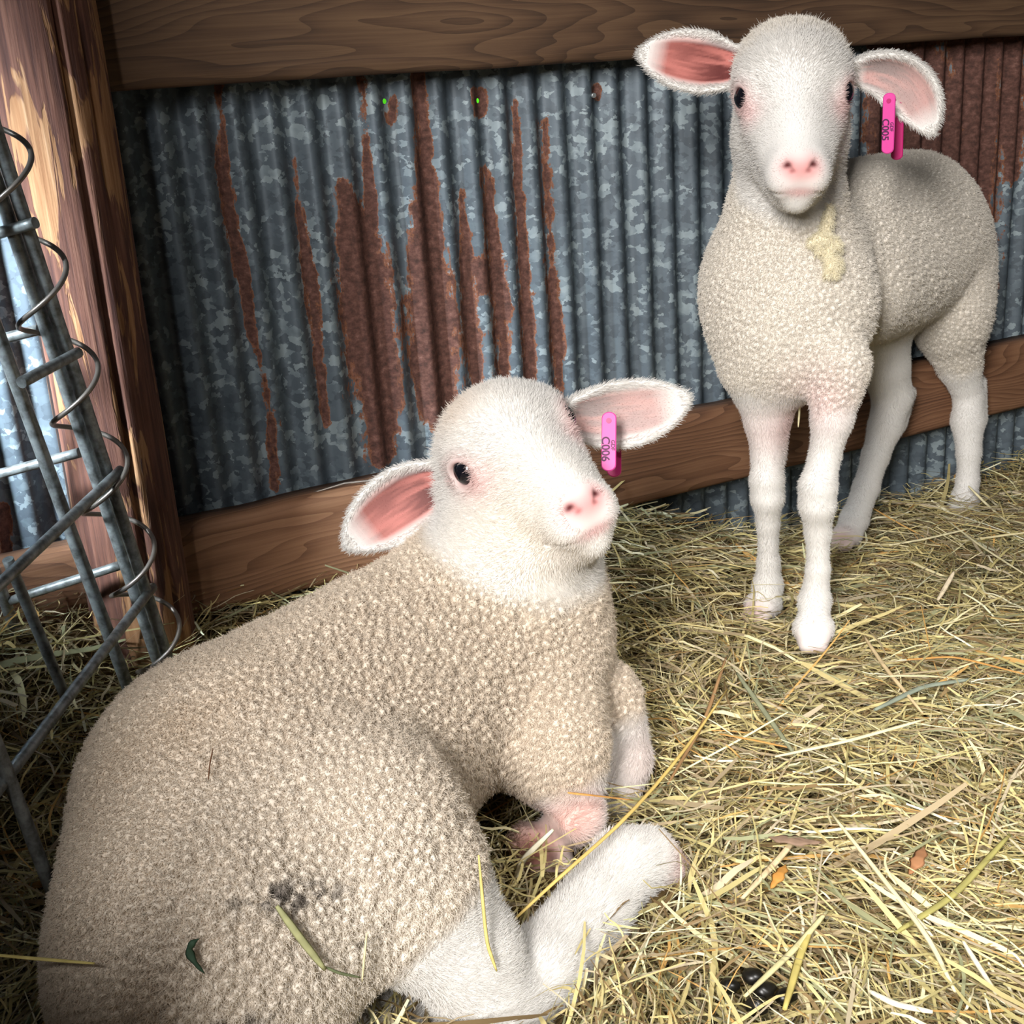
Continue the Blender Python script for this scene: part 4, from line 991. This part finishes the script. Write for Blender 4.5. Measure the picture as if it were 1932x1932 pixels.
def hay_things():
    L = []
    def S(pts, w, c, label, z=.026, **kw): stem('straw', [hp(*p) if len(p) == 2 else hp(*p) for p in pts], 0, w, c, label, **kw)
    S([(1462, 1428, .03), (1600, 1398, .032), (1744, 1358, .03)], .0042, PALE, 'broad pale straw lying slightly slanted across the middle of the open hay')
    S([(945, 1759, .03), (1060, 1650, .045), (1180, 1548, .05), (1290, 1420, .04), (1372, 1300, .03)], .0032, srgb(226, 196, 116), 'very long yellow straw running from the hind leg up past the folded knee')
    S([(1566, 1532), (1660, 1650), (1753, 1769, .03), (1802, 1872)], .0038, PALE, 'long bent whitish straw in the lower right hay')
    S([(1815, 1773), (1880, 1876)], .0036, WHT, 'short bright white straw near the lower right corner')
    S([(1690, 1690), (1760, 1768)], .0034, WHT, 'thin white straw beside the long bent straw in the lower right hay')
    S([(1711, 1245), (1800, 1238), (1932, 1272)], .0032, ORA, 'orange straw curving across the hay below the small lamb')
    S([(1358, 1385), (1420, 1396), (1490, 1411)], .0026, ORA, 'short orange straw right of the long yellow straw')
    S([(1678, 1029), (1750, 1016), (1827, 998)], .0044, PALE, 'broad pale straw lying between the hind hooves of the small lamb')
    S([(1786, 981), (1850, 1030), (1932, 1083)], .0034, PALE, 'straight pale straw sloping right from the rear hoof of the small lamb')
    S([(1769, 1133, .02), (1800, 1079, .04)], .0055, srgb(222, 206, 176), 'short pale chaff flake standing in the hay near the right edge')
    S([(1425, 1475), (1500, 1480), (1612, 1480)], .0026, srgb(232, 226, 170), 'thin pale yellow straw lying level below the broad pale straw')
    S([(1400, 1695), (1470, 1620), (1510, 1570)], .0050, srgb(222, 200, 160), 'wide tan straw pointing at the orange leaf')
    S([(1405, 1880), (1500, 1790), (1560, 1720)], .0044, srgb(214, 206, 156), 'wide yellowish straw leaning over the dark droppings')
    S([(1690, 1760), (1800, 1690), (1905, 1575)], .0050, srgb(168, 160, 96), 'broad olive grass blade near the right edge of the hay')
    S([(1480, 1905), (1510, 1800), (1530, 1750)], .0050, srgb(200, 184, 108), 'yellow grass blade standing right of the dark droppings')
    S([(1650, 1340), (1740, 1295), (1830, 1282)], .0060, srgb(140, 148, 132), 'grey green grass blade lying right of the broad pale straw')
    S([(1390, 1270), (1440, 1340), (1500, 1425)], .0050, srgb(150, 152, 122), 'grey green blade sloping down towards the broad pale straw')
    S([(1630, 1200), (1670, 1260), (1740, 1345)], .0042, srgb(220, 196, 152), 'tan straw sloping down from the front hoof of the small lamb')
    S([(1370, 1240), (1330, 1360), (1260, 1480)], .0036, srgb(176, 138, 96), 'brown straw running down past the white knee')
    S([(1640, 1870), (1690, 1895), (1760, 1910)], .0050, WHT, 'curved white straw along the bottom edge of the hay')
    S([(1560, 1420, .02), (1570, 1440)], .0016, WHT, 'tiny white straw bit under the broad pale straw') if False else None
    stem('dry_leaf', [hp(1483, 1632, .03), hp(1470, 1650, .034), hp(1454, 1677, .028)], 0, .0075, srgb(196, 140, 70), 'small orange dry leaf in the middle of the hay')
    stem('dry_leaf', [hp(1744, 1598, .028), hp(1732, 1622, .034), hp(1715, 1650, .026)], 0, .0085, srgb(168, 120, 84), 'small brown dry leaf near the right side of the hay')
    stem('dry_leaf', [hp(1450, 1580, .026), hp(1495, 1585, .03), hp(1550, 1590, .024)], 0, .0105, srgb(150, 124, 104), 'dull brown dry leaf half buried in the middle of the hay')
    # on the animals
    fl = lambda *xy: [on_fleece(x, y, LB, o) for x, y, o in xy]
    stem('straw', fl((1071, 1496, .006), (1110, 1500, .010)) + [at_d(1194, 1510, .86)], 0, .0030, ORA, 'short orange straw with a white end lying over the folded front knee')
    stem('straw', [at_d(968, 1682, .83), at_d(983, 1625, .825), at_d(1044, 1565, .82)], 0, .0044, WHT, 'curved white grass blade in front of the folded hoof', flatn=(0, -1, .6))
    stem('straw', [on_fleece(903, 1613, LB, .012), on_fleece(918, 1778, LB, .008), on_fleece(937, 1832, LB, .006)], 0, .0022, YEL, 'thin yellow straw standing along the hind leg of the lying sheep', flatn=(.3, -1, .4))
    stem('green_leaf', fl((376, 1771, .0085), (362, 1779, .011), (355, 1794, .008), (366, 1815, .009), (386, 1837, .008)), 0, .0036, DGR, 'small dark green curled leaf stuck on the rump of the lying sheep', flatn=W @ np.array([.2, -.4, -1.]))
    stem('straw', fl((522, 1709, .0085), (565, 1768, .009), (613, 1829, .0085)), 0, .0042, srgb(176, 176, 128), 'broad green grey grass stalk stuck on the rump of the lying sheep', flatn=W @ np.array([.2, -.4, -1.]))
    stem('straw', fl((608, 1822, .008), (640, 1836, .0085), (679, 1844, .008)), 0, .0016, srgb(130, 140, 104), 'thin green stem at the end of the broad stalk on the rump', flatn=W @ np.array([.2, -.4, -1.]))
    stem('straw', fl((692, 1759, .008), (688, 1800, .009), (683, 1852, .008)), 0, .0014, PALE, 'thin pale straw stuck upright on the flank of the lying sheep', flatn=W @ np.array([.2, -.4, -1.]))
    stem('straw', [at_d(-40, 1799, .60), at_d(60, 1808, .61), on_fleece(178, 1818, LB, .013)], 0, .0026, YEL, 'pale yellow straw sticking out at left towards the rump of the lying sheep')
    stem('straw', fl((402, 1412, .0085), (396, 1440, .009), (393, 1472, .008)), 0, .0008, srgb(120, 84, 60), 'fine brown stalk stuck on the back of the lying sheep', flatn=W @ np.array([.2, -.4, -1.]))
    stem('straw', [at_y(1509, 752, 1.10), at_y(1508, 780, 1.10), at_y(1506, 806, 1.10)], 0, .0022, PALE, 'short pale straw hanging under the chest of the small lamb', flatn=(0, -1, 0))
    stem('straw', [at_y(1827, 917, 1.35), at_y(1862, 952, 1.33), hp(1904, 988, .02)], 0, .0036, PALE, 'folded pale straw leaning on the rear leg of the small lamb', flatn=(0, -1, .5))
    # droppings
    for (x, y, r, lab) in ((1376, 1860, .0055, 'shiny dark dropping lying left of the dark heap'), (1421, 1842, .006, 'dark dropping at the top of the dark heap'), (1441, 1868, .0065, 'dark wet dropping in the middle of the heap in the hay'), (1484, 1879, .006, 'dark dropping at the right end of the dark heap'), (1430, 1898, .0068, 'dark dropping at the foot of the dark heap')):
        c = hp(x, y, .012); n, m = 14, 9; V = []
        for i in range(m + 1):
            for j in range(n):
                th, ph = math.pi * i / m, 2 * math.pi * j / n; v = np.array([math.sin(th) * math.cos(ph) * 1.25, math.sin(th) * math.sin(ph), math.cos(th) * .85]); V.append(v)
        V = np.array(V); V = c + V * r * .92 * (1 + .32 * noise3(V * 1. + c * 40, 1.3, 3))[:, None]
        Fc = [(i * n + j, i * n + (j + 1) % n, (i + 1) * n + (j + 1) % n, (i + 1) * n + j) for i in range(m) for j in range(n)]
        tag(link('dropping', mesh_list('dropping', V, Fc), M['dung']), lab, 'dropping', 'dark sheep droppings in the hay')
hay_things()
